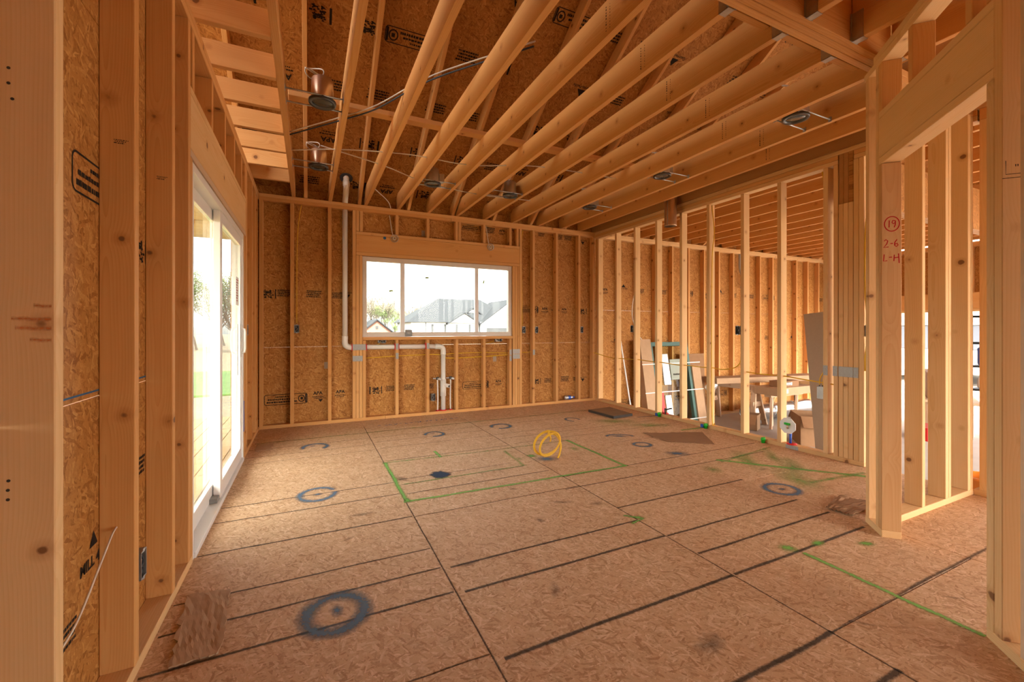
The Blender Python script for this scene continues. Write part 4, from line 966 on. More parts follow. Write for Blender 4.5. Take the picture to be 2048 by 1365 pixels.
tube('elbow', catmull([(1.58, YP, .935), (1.645, YP, .932), (1.683, YP, .915), (1.696, YP, .88), (1.697, YP, .82)], 6), .037, 'pvc', dr, 16)
tube('down_pipe', [(1.697, YP, .86), (1.697, YP, .045)], .031, 'pvc', dr, 16); tube('tee_fitting', [(1.697, YP, .47), (1.697, YP, .24)], .040, 'pvc', dr, 16)
tube('trap_arm', [(1.70, YP, .395), (1.76, YP - .07, .385)], .027, 'pvc', dr, 14); tube('trap_mouth_shade', [(1.76, YP - .07, .385), (1.7605, YP - .0706, .385)], .020, 'darkmetal', dr, 14)  # dark disc paints the shade inside the pipe mouth
lathe('red_collar', [(.038, 0), (.055, .0), (.055, .012), (.038, .012)], 'red', Matrix.Translation((1.697, YP, T)), dr, 16)
for x in (.495, .668, 1.03, 1.08, 1.445): box('red_seal', (x - .006, x + .006, YP - .036, YP + .03, .90, .985), 'red', dr, c=.001)
def supply(x, lab, s):
    e = empty('supply_pipe', (x, YP - .01, T), lab, 'pipe', 'sink supply pipes'); y = YP - .012
    tube('riser', [(x, y, T), (x + .004 * s, y, .2), (x, y, .49)], .0085, 'pvc', e, 10, spline=4); tube('stub', [(x, y, .485), (x + .03, y - .06, .478)], .009, 'white', e, 10)
    box('support_clip', (x - .018, x + .018, y - .012, y + .012, .47, .51), 'darkmetal', e); lathe('red_collar', [(.012, 0), (.026, 0), (.026, .012), (.012, .012)], 'red', Matrix.Translation((x, y, T)), e, 12)
    box('strap', (x - .06, x + .06, y + .014, y + .017, .482, .496), 'steel', e, c=.0005)
supply(1.612, 'thin white supply pipe left of the sink drain', 1); supply(1.800, 'thin white supply pipe right of the sink drain', -1)

# ------------------------------------------------------------------ cables
def cable(name, pts, r, mat, lab, spline=6):
    o = tube(name, pts, r, mat, None, 7, spline=spline); return tag(o, lab, 'cable')
def sag(p0, p1, d=.02, n=4):
    p0 = Vector(p0); p1 = Vector(p1); return [p0.lerp(p1, i / n) - Vector((0, 0, d * 4 * (i / n) * (1 - i / n))) for i in range(n + 1)]
XC = R + .045
run = [(4.22, D + .05, .80), (XC, 5.50, .735)]
for y, z in ((5.23, .725), (4.81, .735), (4.385, .728), (3.96, .718), (3.55, .72)): run.append((XC, y + .1, z - .006)); run.append((XC, y, z))
run += [(XC, 3.35, .715), (XC, 3.17, .80), (XC, 3.155, 1.10)]
cable('yellow_cable', run, .006, 'yellow', 'yellow cable threaded through the divider studs near the corner')
cable('yellow_cable', [(XC, 3.11, .71), (XC, 2.9, .70), (XC, 2.706, .705), (XC, 2.5, .690), (XC, 2.28, .675), (XC, 2.21, .672)], .006, 'yellow', 'yellow cable between divider studs leading to the post')
cable('yellow_cable', [(XC, 3.53, 2.64), (XC, 3.50, 2.3), (XC - .02, 3.515, 1.9), (XC - .02, 3.515, .2), (XC, 3.49, .06)], .006, 'yellow', 'yellow cable stapled down the face of a divider stud')
cable('yellow_cable', [(XC, 2.33, 2.64), (XC, 2.31, 2.52), (XC + .02, 2.285, 2.40)], .007, 'yellow', 'short yellow cable at the top left of the post')
cable('yellow_cable', [(R + .03, 1.91, 2.38), (R + .02, 1.955, 2.2), (R + .005, 1.972, 2.0), (R + .005, 1.973, 1.5), (R + .01, 1.955, 1.24)], .007, 'yellow', 'yellow cable running down the right side of the post')
cable('yellow_cable', [(R + .01, 1.955, 1.10), (R + .005, 1.972, .95), (R + .01, 1.975, .82)], .007, 'yellow', 'yellow cable below the outlet box beside the post')
cable('yellow_cable', [(.66, D + .05, .80), (1.05, D + .055, .815), (1.47, D + .055, .825), (1.66, D + .07, .82), (1.88, D + .055, .83), (2.30, D + .055, .835), (2.70, D + .05, .815)], .006, 'yellow', 'yellow cable strung under the window behind the drain')
cable('yellow_cable', [(1.72, D + .07, .77), (1.88, D + .05, .765), (2.30, D + .05, .775), (2.70, D + .045, .79)], .008, 'yellow', 'thicker yellow cable pair right of the sink drain')
cable('yellow_cable', [(.80, D + .07, .96), (.84, D + .06, .99), (.862, D + .05, 1.01)], .005, 'yellow', 'short yellow lead under the left sill box')
cable('yellow_cable', [(2.33, D + .07, .965), (2.42, D + .06, .985), (2.50, D + .05, 1.01)], .005, 'yellow', 'short yellow lead under the right sill box')
cable('yellow_cable', [(2.92, D + .05, .82), (3.115, D + .05, .825)], .006, 'yellow', 'short yellow cable to the stud right of the window', 0)
cable('yellow_cable', [(-.02, D + .05, 3.0), (-.10, D + .055, 2.6), (-.13, D + .055, 2.2), (-.135, D + .05, 1.25)], .005, 'yellow', 'yellow cable dropping beside the first left back stud')
cable('yellow_cable', [(2.955, D + .06, 2.69), (2.93, D + .055, 2.4), (2.94, D + .05, 1.23)], .005, 'yellow', 'yellow cable dropping beside the window king stud')
cable('white_cable', [(-.578, 1.865, .52), (-.574, 1.80, .515), (-.572, 1.70, .46), (-.575, 1.56, .37), (-.585, 1.44, .335), (-.59, 1.385, .33)], .0030, 'whitecable', 'thin white wire poking from the near left stud')
cable('black_cable', [(-.148, 4.05, H + .05), (.24, 3.70, H + .10), (.48, 3.45, H + .13), (.80, 3.0, H + .20), (1.30, 2.40, H + .22)], .006, 'blackcable', 'black cable slung diagonally over the ceiling joists')
cable('grey_cable', [(-.148, 4.03, H + .065), (.24, 3.68, H + .118), (.48, 3.43, H + .15), (.80, 2.98, H + .22), (1.30, 2.38, H + .24)], .005, 'whitecable', 'grey cable slung beside the black ceiling cable')
cable('white_cable', [(-.148, 4.42, H + .06), (.3, 4.30, H + .10), (.9, 4.2, H + .12), (1.5, 4.15, H + .10), (2.2, 4.0, H + .15), (3.2, 3.9, H + .14)], .0055, 'whitecable', 'white cable crossing the joists above the window')
cable('white_cable', [(.1, 4.35, H + .12), (.7, 4.55, H + .10), (1.2, 4.8, H + .08), (1.9, 4.95, H + .08), (2.6, 4.9, H + .08)], .0055, 'whitecable', 'second white cable looping toward the recessed cans')
cable('white_cable', [(.70, 5.2, H + .05), (.90, 5.55, H + .03), (.98, D + .03, H + .002)], .0055, 'whitecable', 'white cable dropping to the left fixture box')
cable('white_cable', [(5.15, D - .06, 1.85), (5.05, D - .04, 1.75), (5.02, D - .03, 1.4), (5.15, D - .02, 1.1), (5.3, D - .01, .95)], .008, 'whitecable', 'white loop of cable hanging on the garage wall')
M['greycable'] = plain('grey_flex', (.36, .34, .32), .5)
cable('grey_flex', [(7.85, D + .03, 2.70), (7.83, D + .01, 2.4), (7.90, D, 2.2), (7.9, D + .03, 2.0)], .022, 'greycable', 'grey flexible conduit at the garage wall top')

# ------------------------------------------------------------------ things on the kitchen floor
cc = empty('cable_coil', (2.05, 3.33, 0), 'coil of yellow cable standing on the floor layout', 'cable')
def coil(cx, cz, rx, rz_, turns, y0, tilt, seed):
    r_ = random.Random(seed); pts = []
    for i in range(int(turns * 14) + 1):
        a = 2 * PI * i / 14 + PI / 2; k = 1 + .05 * math.sin(a * .37 + seed)
        pts.append((cx + rx * k * math.cos(a) + tilt * math.sin(a), y0 + .012 * math.sin(i * .4 + seed), cz + rz_ * k * math.sin(a)))
    return pts
tube('cable_loops', catmull(coil(1.945, .145, .128, .105, 3, 3.34, .02, 1), 2), .0062, 'yellow', cc, 7)
tube('cable_loops', catmull(coil(1.965, .135, .105, .098, 2, 3.325, .03, 4), 2), .0062, 'yellow', cc, 7)
tube('cable_tail', [(1.945, 3.33, .24), (2.03, 3.335, .215), (2.075, 3.33, .14), (2.07, 3.325, .06), (2.047, 3.325, .0)], .0065, 'yellow', cc, 7, spline=6)
tube('cable_tail', [(1.945, 3.34, .24), (2.045, 3.34, .20), (2.09, 3.335, .12), (2.075, 3.33, .04), (2.055, 3.33, .0)], .0065, 'yellow', cc, 7, spline=6)
tube('cable_knot', [(1.955, 3.315, .265), (1.945, 3.31, .235), (1.962, 3.305, .20), (1.955, 3.305, .165)], .0065, 'yellow', cc, 7, spline=5)
slb = empty('slab_tray', (3.77, 4.74, 0), 'flat black edged slab lying on the floor near the far corner', 'board')
prism('slab_body', [(3.577, 4.985), (3.60, 4.456), (3.95, 4.495), (3.985, 5.03)], 'z', .001, .032, 'slab', slb); prism('slab_face', [(3.592, 4.972), (3.612, 4.475), (3.938, 4.51), (3.968, 5.015)], 'z', .0325, .035, 'slabtop', slb)
def sheet(name, poly, mat, lab, thick=.004, wav=.006, seed=1, n=14):
    """a thin crumpled sheet: the outline is gridded, jittered and given thickness"""
    r_ = random.Random(seed); P = [Vector((*p, 0)) for p in poly]; vs = []; fs = []; o = P[0].copy()
    for i in range(n + 1):
        u = i / n
        for j in range(n + 1):
            v = j / n; p = (P[0].lerp(P[1], u)).lerp(P[3].lerp(P[2], u), v)
            e = (r_.uniform(-1, 1) * .010) if (i in (0, n) or j in (0, n)) else 0
            z = thick + wav * (.5 + .5 * noise.noise(Vector((u * 2.2 + seed, v * 4.5, seed)))) + wav * .35 * (noise.noise(Vector((u * 9, v * 11, seed))))
            vs.append((p.x + e - o.x, p.y + e * .7 - o.y, max(z, .003)))
    m = n + 1
    for i in range(n):
        for j in range(n): q = i * m + j; fs.append((q, q + m, q + m + 1, q + 1))
    b = len(vs); vs += [(v[0], v[1], max(.0005, v[2] - thick)) for v in vs[:b]]; fs += [tuple(b + k for k in f_)[::-1] for f_ in fs[:n * n]]
    rim = [i * m for i in range(n + 1)] + [n * m + j for j in range(1, n + 1)] + [i * m + n for i in range(n - 1, -1, -1)] + [j for j in range(n - 1, 0, -1)]
    for k in range(len(rim)): a_, b_ = rim[k], rim[(k + 1) % len(rim)]; fs.append((a_, b_, b + b_, b + a_))
    me = mesh(name, vs, fs, False); bm = bmesh.new(); bm.from_mesh(me); bmesh.ops.recalc_face_normals(bm, faces=bm.faces); bm.to_mesh(me); bm.free()
    return tag(reg(bpy.data.objects.new(name, me), mat, Matrix.Translation((o.x, o.y, .001))), lab, 'cardboard')
sheet('cardboard_strip', [(-.480, 2.30), (-.318, 2.27), (-.295, 1.845), (-.440, 1.83)], 'card', 'crumpled cardboard strip on the floor beside the left wall', .005, .010, 3)
sheet('cardboard_sheet', [(3.40, 3.70), (4.02, 3.42), (3.72, 3.02), (3.36, 3.32)], 'card_d', 'flat torn cardboard sheet near the divider wall', .004, .008, 5)
sheet('cardboard_scrap', [(3.05, 1.63), (3.35, 1.70), (3.42, 1.52), (3.06, 1.49)], 'card_d', 'crumpled cardboard scrap behind the angled wall corner', .004, .022, 8)
sheet('cardboard_square', [(-.47, 5.02), (-.325, 4.99), (-.33, 4.74), (-.47, 4.74)], 'card', 'small cardboard square in the back left corner', .004, .004, 9)
bt = empty('plastic_bottle', (3.77, D + .04, T), 'clear bottle with blue cap lying on the back wall plate', 'bottle')
bw_ = Matrix.Translation((3.70, D + .045, T + .034)) @ Matrix.Rotation(PI / 2, 4, 'Y')
lathe('bottle_body', [(0, 0), (.028, .002), (.032, .012), (.032, .10), (.024, .135), (.013, .155)], 'film', bw_, bt, 16); lathe('bottle_label', [(.0325, .055), (.0328, .056), (.0328, .105), (.0325, .106)], 'blue', bw_, bt, 16); lathe('bottle_cap', [(.013, .153), (.016, .155), (.016, .178), (0, .178)], 'blue', bw_, bt, 14)
def capthing(y, col2, lab):
    e = empty('pipe_plug', (R - .015, y, 0), lab, 'pipe plug', 'spray painted pipe plugs on the divider plate')
    lathe('plug_body', [(0, 0), (.018, 0), (.02, .03), (.024, .032), (.024, .042), (0, .044)], 'green', Matrix.Translation((R - .028, y, .0015)), e, 12)
    box('plug_wing', (R - .050, R - .004, y - .008, y + .008, .045, .06), 'green', e)
    if col2: box('paint_block', (R - .03, R - .002, y + .03, y + .075, .002, .04), 'blue', e)
capthing(4.30, True, 'green pipe plug at the base of the divider below the leaning window'); capthing(3.56, True, 'green and blue pipe plug at the base of the fourth divider stud'); capthing(2.852, False, 'lone green pipe plug on the plate left of the white valve box')
rv = empty('floor_valve', (R + .03, 4.24, T), 'small red and black valve stub on the divider plate', 'valve')
tube('valve_stem', [(R + .02, 4.24, T), (R + .02, 4.24, .12)], .012, 'darkmetal', rv, 10); tube('valve_handle', [(R - .01, 4.26, .055), (R + .06, 4.22, .05)], .012, 'red', rv, 8); tube('valve_branch', [(R + .02, 4.24, .10), (R + .06, 4.16, .13)], .010, 'darkmetal', rv, 8)
vb = empty('supply_valve_box', (R, 2.62, .05), 'white octagonal valve box with green handle on blue pipe', 'valve box')
oc = [(2.615 + (.075 if abs(math.cos(a)) > .5 else .075) * math.cos(a) / math.cos(PI / 8), .225 + .075 * math.sin(a) / math.cos(PI / 8)) for a in [PI / 8 + i * PI / 4 for i in range(8)]]
prism('box_plate', oc, 'x', R - .012, R - .004, 'white', vb)
prism('box_well', [(2.57, .18), (2.66, .18), (2.66, .27), (2.57, .27)], 'x', R - .0135, R - .0125, 'paper', vb)
box('valve_handle', (R - .03, R - .014, 2.585, 2.64, .235, .255), 'green', vb); tube('valve_stem', [(R - .02, 2.61, .235), (R - .02, 2.612, .20)], .009, 'copper', vb, 8)
tube('blue_pipe', [(R + .012, 2.60, .16), (R + .012, 2.602, .045)], .012, 'blue', vb, 10); lathe('red_collar', [(.014, 0), (.045, 0), (.045, .012), (.014, .014)], 'red', Matrix.Translation((R + .03, 2.60, T)), vb, 16)

# ================================================================== GARAGE CONTENT
wu = empty('packaged_window', (5.7, 5.45, GF), 'new window unit strapped in cardboard leaning on the garage wall', 'window unit')
tw = Matrix.Translation((5.06, 5.36, GF)) @ Matrix.Rotation(-.17, 4, 'X')
def lb_(name, b_, m_, par=wu, c=.003): return box(name, b_, m_, par, tw, c)
lb_('glass_sheet', (.30, 1.10, .03, .04, .10, 1.44), 'glass', c=.0005)
for b_ in ((.28, 1.12, 0, .07, 1.40, 1.47), (.28, 1.12, 0, .07, .04, .10)): lb_('unit_rail', b_, 'teal')
for b_ in ((.24, .30, 0, .07, .04, 1.47), (1.08, 1.14, 0, .07, .04, 1.47)): lb_('unit_stile', b_, 'teal')
lb_('cardboard_edge', (.0, .24, -.03, .10, 0, 1.52), 'card'); lb_('cardboard_edge', (1.14, 1.34, -.03, .10, 0, 1.02), 'card')
for z in (.10, .60, 1.08): lb_('white_strap', (-.01, 1.35, -.034, -.031, z, z + .015), 'white', c=.0005)
lb_('silver_packet', (.44, .60, -.03, -.004, .72, 1.26), 'film', c=.012); lb_('green_bag', (.62, .92, -.028, -.004, .80, 1.16), 'greybag', c=.012)
lb_('red_packet', (.32, .40, -.028, -.004, .10, .60), 'red', c=.01); lb_('white_packet', (.42, .56, -.03, -.004, .10, .55), 'film', c=.012); lb_('red_sleeve', (.31, .39, -.028, -.004, .70, 1.15), 'card_p', c=.01)
M['ink2'] = M['ink']
tm = Flat().dashes(-.10, .10, 0, .03, rg).done('bag_print'); tm.materials.append(M['ink']); reg(bpy.data.objects.new('bag_print', tm), None, tw @ facing((.77, -.0295, .88), NB), wu)
tag(box('leaning_cardboard', (6.20, 6.72, 5.66, 5.67, GF + .004, .72), 'card_d', None, None, .002, Matrix.Rotation(-.04, 4, 'X')), 'brown cardboard panel behind the leaning window unit', 'cardboard')
tag(beam('white_pole', (4.75, 5.70, .98), (4.95, 5.60, GF + .01), .02, .02, 'white'), 'thin white pole leaning in the garage corner', 'pole')
def sawhorse(cx, cy, rot, lab, m='oldwood', h=.82):
    e = empty('sawhorse', (cx, cy, GF), lab, 'sawhorse', 'sawhorses in the garage', rz=rot); fr = Matrix.Translation((cx, cy, GF)) @ Matrix.Rotation(rot, 4, 'Z')
    def P(x, y, z): return fr @ Vector((x, y, z))
    beam('top_rail', P(0, -.45, h - .045), P(0, .45, h - .045), .09, .04, m, e)
    for sy in (-1, 1):
        for sx in (-1, 1):
            beam('leg', P(sx * .035, sy * .36, h - .02), P(sx * .22, sy * .42, 0.004), .085, .036, m, e, up=fr.to_3x3() @ Vector((0, 1, 0)))
        beam('brace', P(-.15, sy * .395, .38), P(.15, sy * .395, .38), .085, .03, m, e)
sawhorse(6.95, 5.22, .15, 'weathered wooden sawhorse at the left end of the boxes', h=.70); sawhorse(8.45, 5.0, .10, 'wooden sawhorse at the right end of the boxes', 'pale', .70)
def carton(name, cx, cy, z, lx, ly, lz, rot, lab, mat='card', sticker=None, txt=None):
    e = empty(name, (cx, cy, z), lab, 'box', rz=rot); fr = Matrix.Translation((cx, cy, z)) @ Matrix.Rotation(rot, 4, 'Z')
    box('carton_body', (-lx / 2, lx / 2, -ly / 2, ly / 2, 0, lz), mat, e, fr, .004)
    box('carton_tape', (-lx / 2 - .001, lx / 2 + .001, -.03, .03, lz - .0005, lz + .001), 'card_d', e, fr, .0003)
    if sticker:
        y_ = -ly / 2 - .001; box('shipping_label', (sticker - .09, sticker + .09, y_ - .001, y_ + .0005, lz * .28, lz * .78), 'paper', e, fr, .0003)
        f_ = Flat()
        for k in range(3): f_.dashes(-.06, .06, .02 - .022 * k, .010, rg)
        me = f_.done('label_print'); me.materials.append(M['ink']); reg(bpy.data.objects.new('label_print', me), None, fr @ facing((sticker, y_ - .0016, lz * .53), NB), e)
    return e
carton('long_carton', 7.78, 5.16, GF + .701, 2.5, .34, .10, -.20, 'long flat cardboard carton laid across both sawhorses', 'card')
carton('flat_carton', 7.42, 4.62, GF + .57, 1.0, .40, .13, 0.0, 'wide cardboard carton in front of the sawhorses with white label', 'card', -.30)
carton('small_carton', 7.32, 4.56, GF + .702, .46, .22, .10, 0.0, 'smaller carton stacked on the wide labelled carton', 'card_d', -.05)
tb = empty('trestle', (7.42, 4.62, GF), 'low trestle of lumber carrying the labelled cartons', 'trestle')
for x_ in (7.08, 7.76):
    beam('trestle_leg', (x_ - .13, 4.55, GF + .003), (x_ - .02, 4.60, GF + .525), .085, .036, 'oldwood', tb); beam('trestle_leg', (x_ + .13, 4.70, GF + .003), (x_ + .02, 4.65, GF + .525), .085, .036, 'oldwood', tb)
beam('trestle_rail', (6.98, 4.62, GF + .548), (7.86, 4.62, GF + .548), .12, .04, 'oldwood', tb, up=(0, 1, 0))
pk = tag(lathe('plastic_wrap', [(0, -.12), (.06, -.11), (.085, -.03), (.08, .06), (.04, .11), (0, .12)], 'film', Matrix.Translation((6.52, 5.35, GF + .66)) @ Matrix.Rotation(1.2, 4, 'Y'), None, 9, False), 'crumpled clear plastic wrap hanging off the long carton', 'plastic wrap')
dd = empty('metal_duct', (7.9, 4.95, GF), 'shiny round metal duct lying on the garage floor', 'duct')
for r_, a_, b_ in ((.15, 7.15, 7.75), (.146, 7.75, 8.35), (.15, 8.35, 8.9)): lathe('duct_section', [(r_ - .004, 0), (r_, 0), (r_, .02), (r_ - .003, .03), (r_ - .003, b_ - a_ - .03), (r_, b_ - a_ - .02), (r_, b_ - a_), (r_ - .004, b_ - a_)], 'steel_bright', Matrix.Translation((a_, 5.12 - .02 * (a_ - 7.15), GF + .152)) @ Matrix.Rotation(PI / 2, 4, 'Y'), dd, 28)
def openbox(name, cx, cy, lx, ly, h, rot, lab, mat='card'):
    e = empty(name, (cx, cy, GF), lab, 'box', rz=rot); fr = Matrix.Translation((cx, cy, GF)) @ Matrix.Rotation(rot, 4, 'Z'); t = .006
    box('side', (-lx / 2, lx / 2, -ly / 2, -ly / 2 + t, .001, h), mat, e, fr); box('side', (-lx / 2, lx / 2, ly / 2 - t, ly / 2, .001, h), mat, e, fr)
    box('side', (-lx / 2, -lx / 2 + t, -ly / 2 + t, ly / 2 - t, .001, h), mat, e, fr); box('side', (lx / 2 - t, lx / 2, -ly / 2 + t, ly / 2 - t, .001, h), mat, e, fr)
    box('bottom', (-lx / 2, lx / 2, -ly / 2, ly / 2, .0005, .007), mat, e, fr)
    for sx in (-1, 1): box('flap', (-.1, .1, -ly / 2, ly / 2, -t / 2, t / 2), mat, e, fr @ Matrix.Translation((sx * (lx / 2 + .07), 0, h - .06)) @ Matrix.Rotation(sx * .75, 4, 'Y'))
    return e, fr
openbox('open_carton', 6.70, 4.72, .22, .22, .25, .4, 'small open cardboard carton beside the metal duct')
e_, fr_ = openbox('open_carton', 6.72, 3.72, .52, .52, .42, .78, 'large open cardboard carton behind the valve box', 'card_d')
f_ = Flat().stroke([(.09 * math.cos(a), .09 * math.sin(a)) for a in [i * PI / 12 for i in range(24)]], .012, True).done('blue_circle_print'); M['blueink'] = plain('blue_ink', (.03, .06, .25), .7); f_.materials.append(M['blueink'])
reg(bpy.data.objects.new('blue_circle_print', f_), None, fr_ @ facing((.12, -.262, .14), NB), e_)
tag(beam('tall_cardboard', (6.17, 3.245, GF + .006), (6.20, 3.42, 1.40), .36, .02, 'card_p', None, up=(-0.1, -1, 0)), 'tall grey brown cardboard panel leaning by the post', 'cardboard')
# workbench clutter and things at the vehicle door
tag(box('red_toolbox', (8.3, 8.75, 3.05, 3.25, GF + .001, GF + .2), 'red'), 'low red toolbox on the garage floor seen past the post', 'toolbox')
carton('floor_carton', 9.6, 3.3, GF + .55, .9, .5, .42, .4, 'brown carton seen through the pantry wall studs', 'card_d')
bn = empty('work_table', (9.6, 3.3, GF), 'makeshift work table carrying a brown carton', 'table', rz=.4)
for sx in (-.45, .45):
    for sy in (-.25, .25): q = Vector((sx * math.cos(.4) - sy * math.sin(.4) + 9.6, sx * math.sin(.4) + sy * math.cos(.4) + 3.3, 0)); beam('leg', (q.x, q.y, GF + .002), (q.x, q.y, GF + .50), .06, .04, 'oldwood', bn, up=(0, 1, 0))
box('table_top', (-.6, .6, -.35, .35, .502, .545), 'oldwood', bn, Matrix.Translation((9.6, 3.3, GF)) @ Matrix.Rotation(.4, 4, 'Z'))
sh = empty('tool_shelf', (9.2, 2.65, GF), 'dark shelf rack holding tools in the garage gap', 'shelf')
for x_ in (9.0, 9.5): box('upright', (x_, x_ + .04, 2.45, 2.49, GF, GF + 1.9), 'shutter', sh); box('upright', (x_, x_ + .04, 2.80, 2.84, GF, GF + 1.9), 'shutter', sh)
for z_ in (.75, 1.1, 1.45, 1.85): box('shelf_board', (9.0, 9.54, 2.45, 2.84, GF + z_, GF + z_ + .03), 'shutter', sh)
box('shelf_back', (9.5405, 9.55, 2.45, 2.84, GF + .75, GF + 1.9), 'shutter', sh)
tag(box('blue_case', (9.1, 9.4, 2.50, 2.78, GF + 1.131, GF + 1.40), 'blue', c=.02), 'blue tool case on the dark garage shelf', 'tool case'); tag(box('white_pack', (9.1, 9.4, 2.50, 2.78, GF + .781, GF + .95), 'paper', c=.02), 'white package on the lowest dark garage shelf', 'package')
bk = empty('bucket', (5.35, 1.55, GF), 'orange plastic bucket on the garage floor past the pantry', 'bucket')
lathe('bucket_body', [(.0, .002), (.13, .002), (.15, .36), (.158, .362), (.158, .385), (.145, .385), (.125, .01), (0, .01)], 'orange', Matrix.Translation((5.35, 1.58, GF)), bk, 24)
tube('bucket_handle', [(5.35 + .16 * math.cos(a), 1.58 - .02, GF + .34 - .10 * math.sin(a)) for a in [i * PI / 8 for i in range(9)]], .004, 'steel', bk, 6)
tag(joined('garage_door_track', [(10.80, 10.84, 5.12, 5.18, GF + .01, 1.62)], 'steel'), 'steel overhead door track at the vehicle opening', 'track')

# ================================================================== OUTSIDE
gd = tag(box('lawn_ground', (-160, 200, -120, 200, -1.3, -1.0), 'dirt', c=.01), 'open ground of tan soil around the houses', 'ground', kind='structure')
tag(box('lawn', (-40, -1.2, 16.5, 25.5, -1.0, -.93), 'grass', c=.01), 'green lawn beyond the covered deck', 'lawn', kind='structure')
dk = empty('deck', (-2.3, 3.0, -.2), 'wooden deck of boards outside the sliding door', 'deck', kind='structure')
x = -4.6
while x < -.70: box('deck_board', (x, x + .135, -1.5, 7.5, -.16, -.12), 'deckwood', dk); x += .142
for y in (-1.4, 1.5, 4.5, 7.4): box('deck_joist', (-4.6, -.66, y, y + .04, -.36, -.165), 'spf', dk)
for y in (-1.0, 3.2, 7.0): box('deck_post', (-4.5, -4.36, y, y + .14, -1.0, -.165), 'oldwood', dk)
pr = empty('porch_roof', (-1.5, 3.0, 2.5), 'beige boarded porch ceiling over the deck', 'porch roof', kind='structure')
y = -1.5
while y < 7.4: box('soffit_board', (-1.85, -.70, y, y + .19, 2.50, 2.52), 'porch', pr, c=.004); y += .2
box('fascia', (-1.91, -1.85, -1.5, 7.5, 2.42, 2.72), 'porch', pr); box('porch_beam', (-1.82, -1.68, -1.5, 7.5, 2.22, 2.50), 'porch', pr)
for y in (0.2, 7.2): box('porch_post', (-1.82, -1.68, y, y + .14, -.12, 2.22), 'porch', pr)
tag(box('garage_apron', (11.2, 26, -8, 8, -1.0, GF - .03), 'concrete', c=.01), 'pale concrete driveway beyond the vehicle door', 'driveway', kind='structure')
tr = empty('enclosed_trailer', (19, 4.2, GF), 'slate grey trailer parked outside the vehicle door', 'trailer')
box('trailer_body', (17.5, 23.0, 2.6, 11.0, GF + .35, GF + 1.05), 'white', tr, c=.03); box('trailer_side', (17.5, 23.0, 2.6, 11.0, GF + 1.052, GF + 1.80), 'slate', tr, c=.03); box('trailer_roof', (17.45, 23.05, 2.55, 11.05, GF + 1.80, GF + 1.87), 'vinyl', tr)
for y in (3.6, 9.6): lathe('wheel', [(0, 0), (.30, 0), (.33, .03), (.33, .17), (.30, .2), (0, .2)], 'blackcable', Matrix.Translation((17.4, y, GF + .31)) @ Matrix.Rotation(PI / 2, 4, 'Y'), tr, 18)

# neighbour houses
GZ = -1.0
hs = empty('white_house', (20, 60, GZ), 'white house with dark hip roof, gables and shutters', 'house')
HY = 60.0; EZ = 2.15
box('wall', (12.9, 23.3, HY, HY + 10, GZ, EZ), 'housewhite', hs, c=.01); box('wall', (23.0, 33.0, HY - 1.0, HY + 11, GZ, 2.2), 'housewhite', hs, c=.01)
def polyobj(name, vs, fs, mat, par):
    c = Vector((0, 0, 0))
    for v in vs: c += Vector(v) / len(vs)
    me = mesh(name, [Vector(v) - c for v in vs], fs); bm = bmesh.new(); bm.from_mesh(me); bmesh.ops.recalc_face_normals(bm, faces=bm.faces); bm.to_mesh(me); bm.free()
    return reg(bpy.data.objects.new(name, me), mat, Matrix.Translation(c), par)
polyobj('hip_roof', [(12.2, HY - .6, EZ), (30, HY - .6, EZ), (30, HY + 10.6, EZ), (12.2, HY + 10.6, EZ), (18.2, HY + 5, 5.95), (25.2, HY + 5, 5.95)], [(0, 1, 5, 4), (2, 3, 4, 5), (3, 0, 4), (1, 2, 5), (0, 3, 2, 1)], 'shingle', hs)
def gable(x0, x1, yf, yb, z0, zp, nm):
    xm = (x0 + x1) / 2; polyobj(nm + '_wall', [(x0, yf, z0), (x1, yf, z0), (xm, yf, zp), (x0, yf + .3, z0), (x1, yf + .3, z0), (xm, yf + .3, zp)], [(0, 1, 2), (3, 5, 4), (0, 3, 4, 1), (1, 4, 5, 2), (2, 5, 3, 0)], 'housewhite', hs)
    k = (zp - z0) / (xm - x0); o = .45; th_ = .18
    polyobj(nm + '_roof', [(x0 - o, yf - .4, z0 - k * o), (xm, yf - .4, zp), (xm, yf - .4, zp + th_), (x0 - o, yf - .4, z0 - k * o + th_), (x0 - o, yb, z0 - k * o), (xm, yb, zp), (xm, yb, zp + th_), (x0 - o, yb, z0 - k * o + th_)], [(0, 1, 2, 3), (4, 7, 6, 5), (0, 4, 5, 1), (2, 6, 7, 3), (0, 3, 7, 4)], 'shingle', hs)
    polyobj(nm + '_roof', [(x1 + o, yf - .4, z0 - k * o), (xm, yf - .4, zp), (xm, yf - .4, zp + th_), (x1 + o, yf - .4, z0 - k * o + th_), (x1 + o, yb, z0 - k * o), (xm, yb, zp), (xm, yb, zp + th_), (x1 + o, yb, z0 - k * o + th_)], [(0, 3, 2, 1), (4, 5, 6, 7), (0, 1, 5, 4), (2, 3, 7, 6), (0, 4, 7, 3)], 'shingle', hs)
gable(18.4, 22.7, HY - .6, HY + 4, 2.1, 3.45, 'entry_gable'); gable(23.2, 33.0, HY - 1.05, HY + 8, 2.1, 5.6, 'garage_gable')
gable(21.2, 24.2, HY + 1.6, HY + 5, 3.25, 4.3, 'dormer')
box('dormer_window', (21.9, 23.3, HY + 1.5, HY + 1.58, 3.35, 3.7), 'shutter', hs)
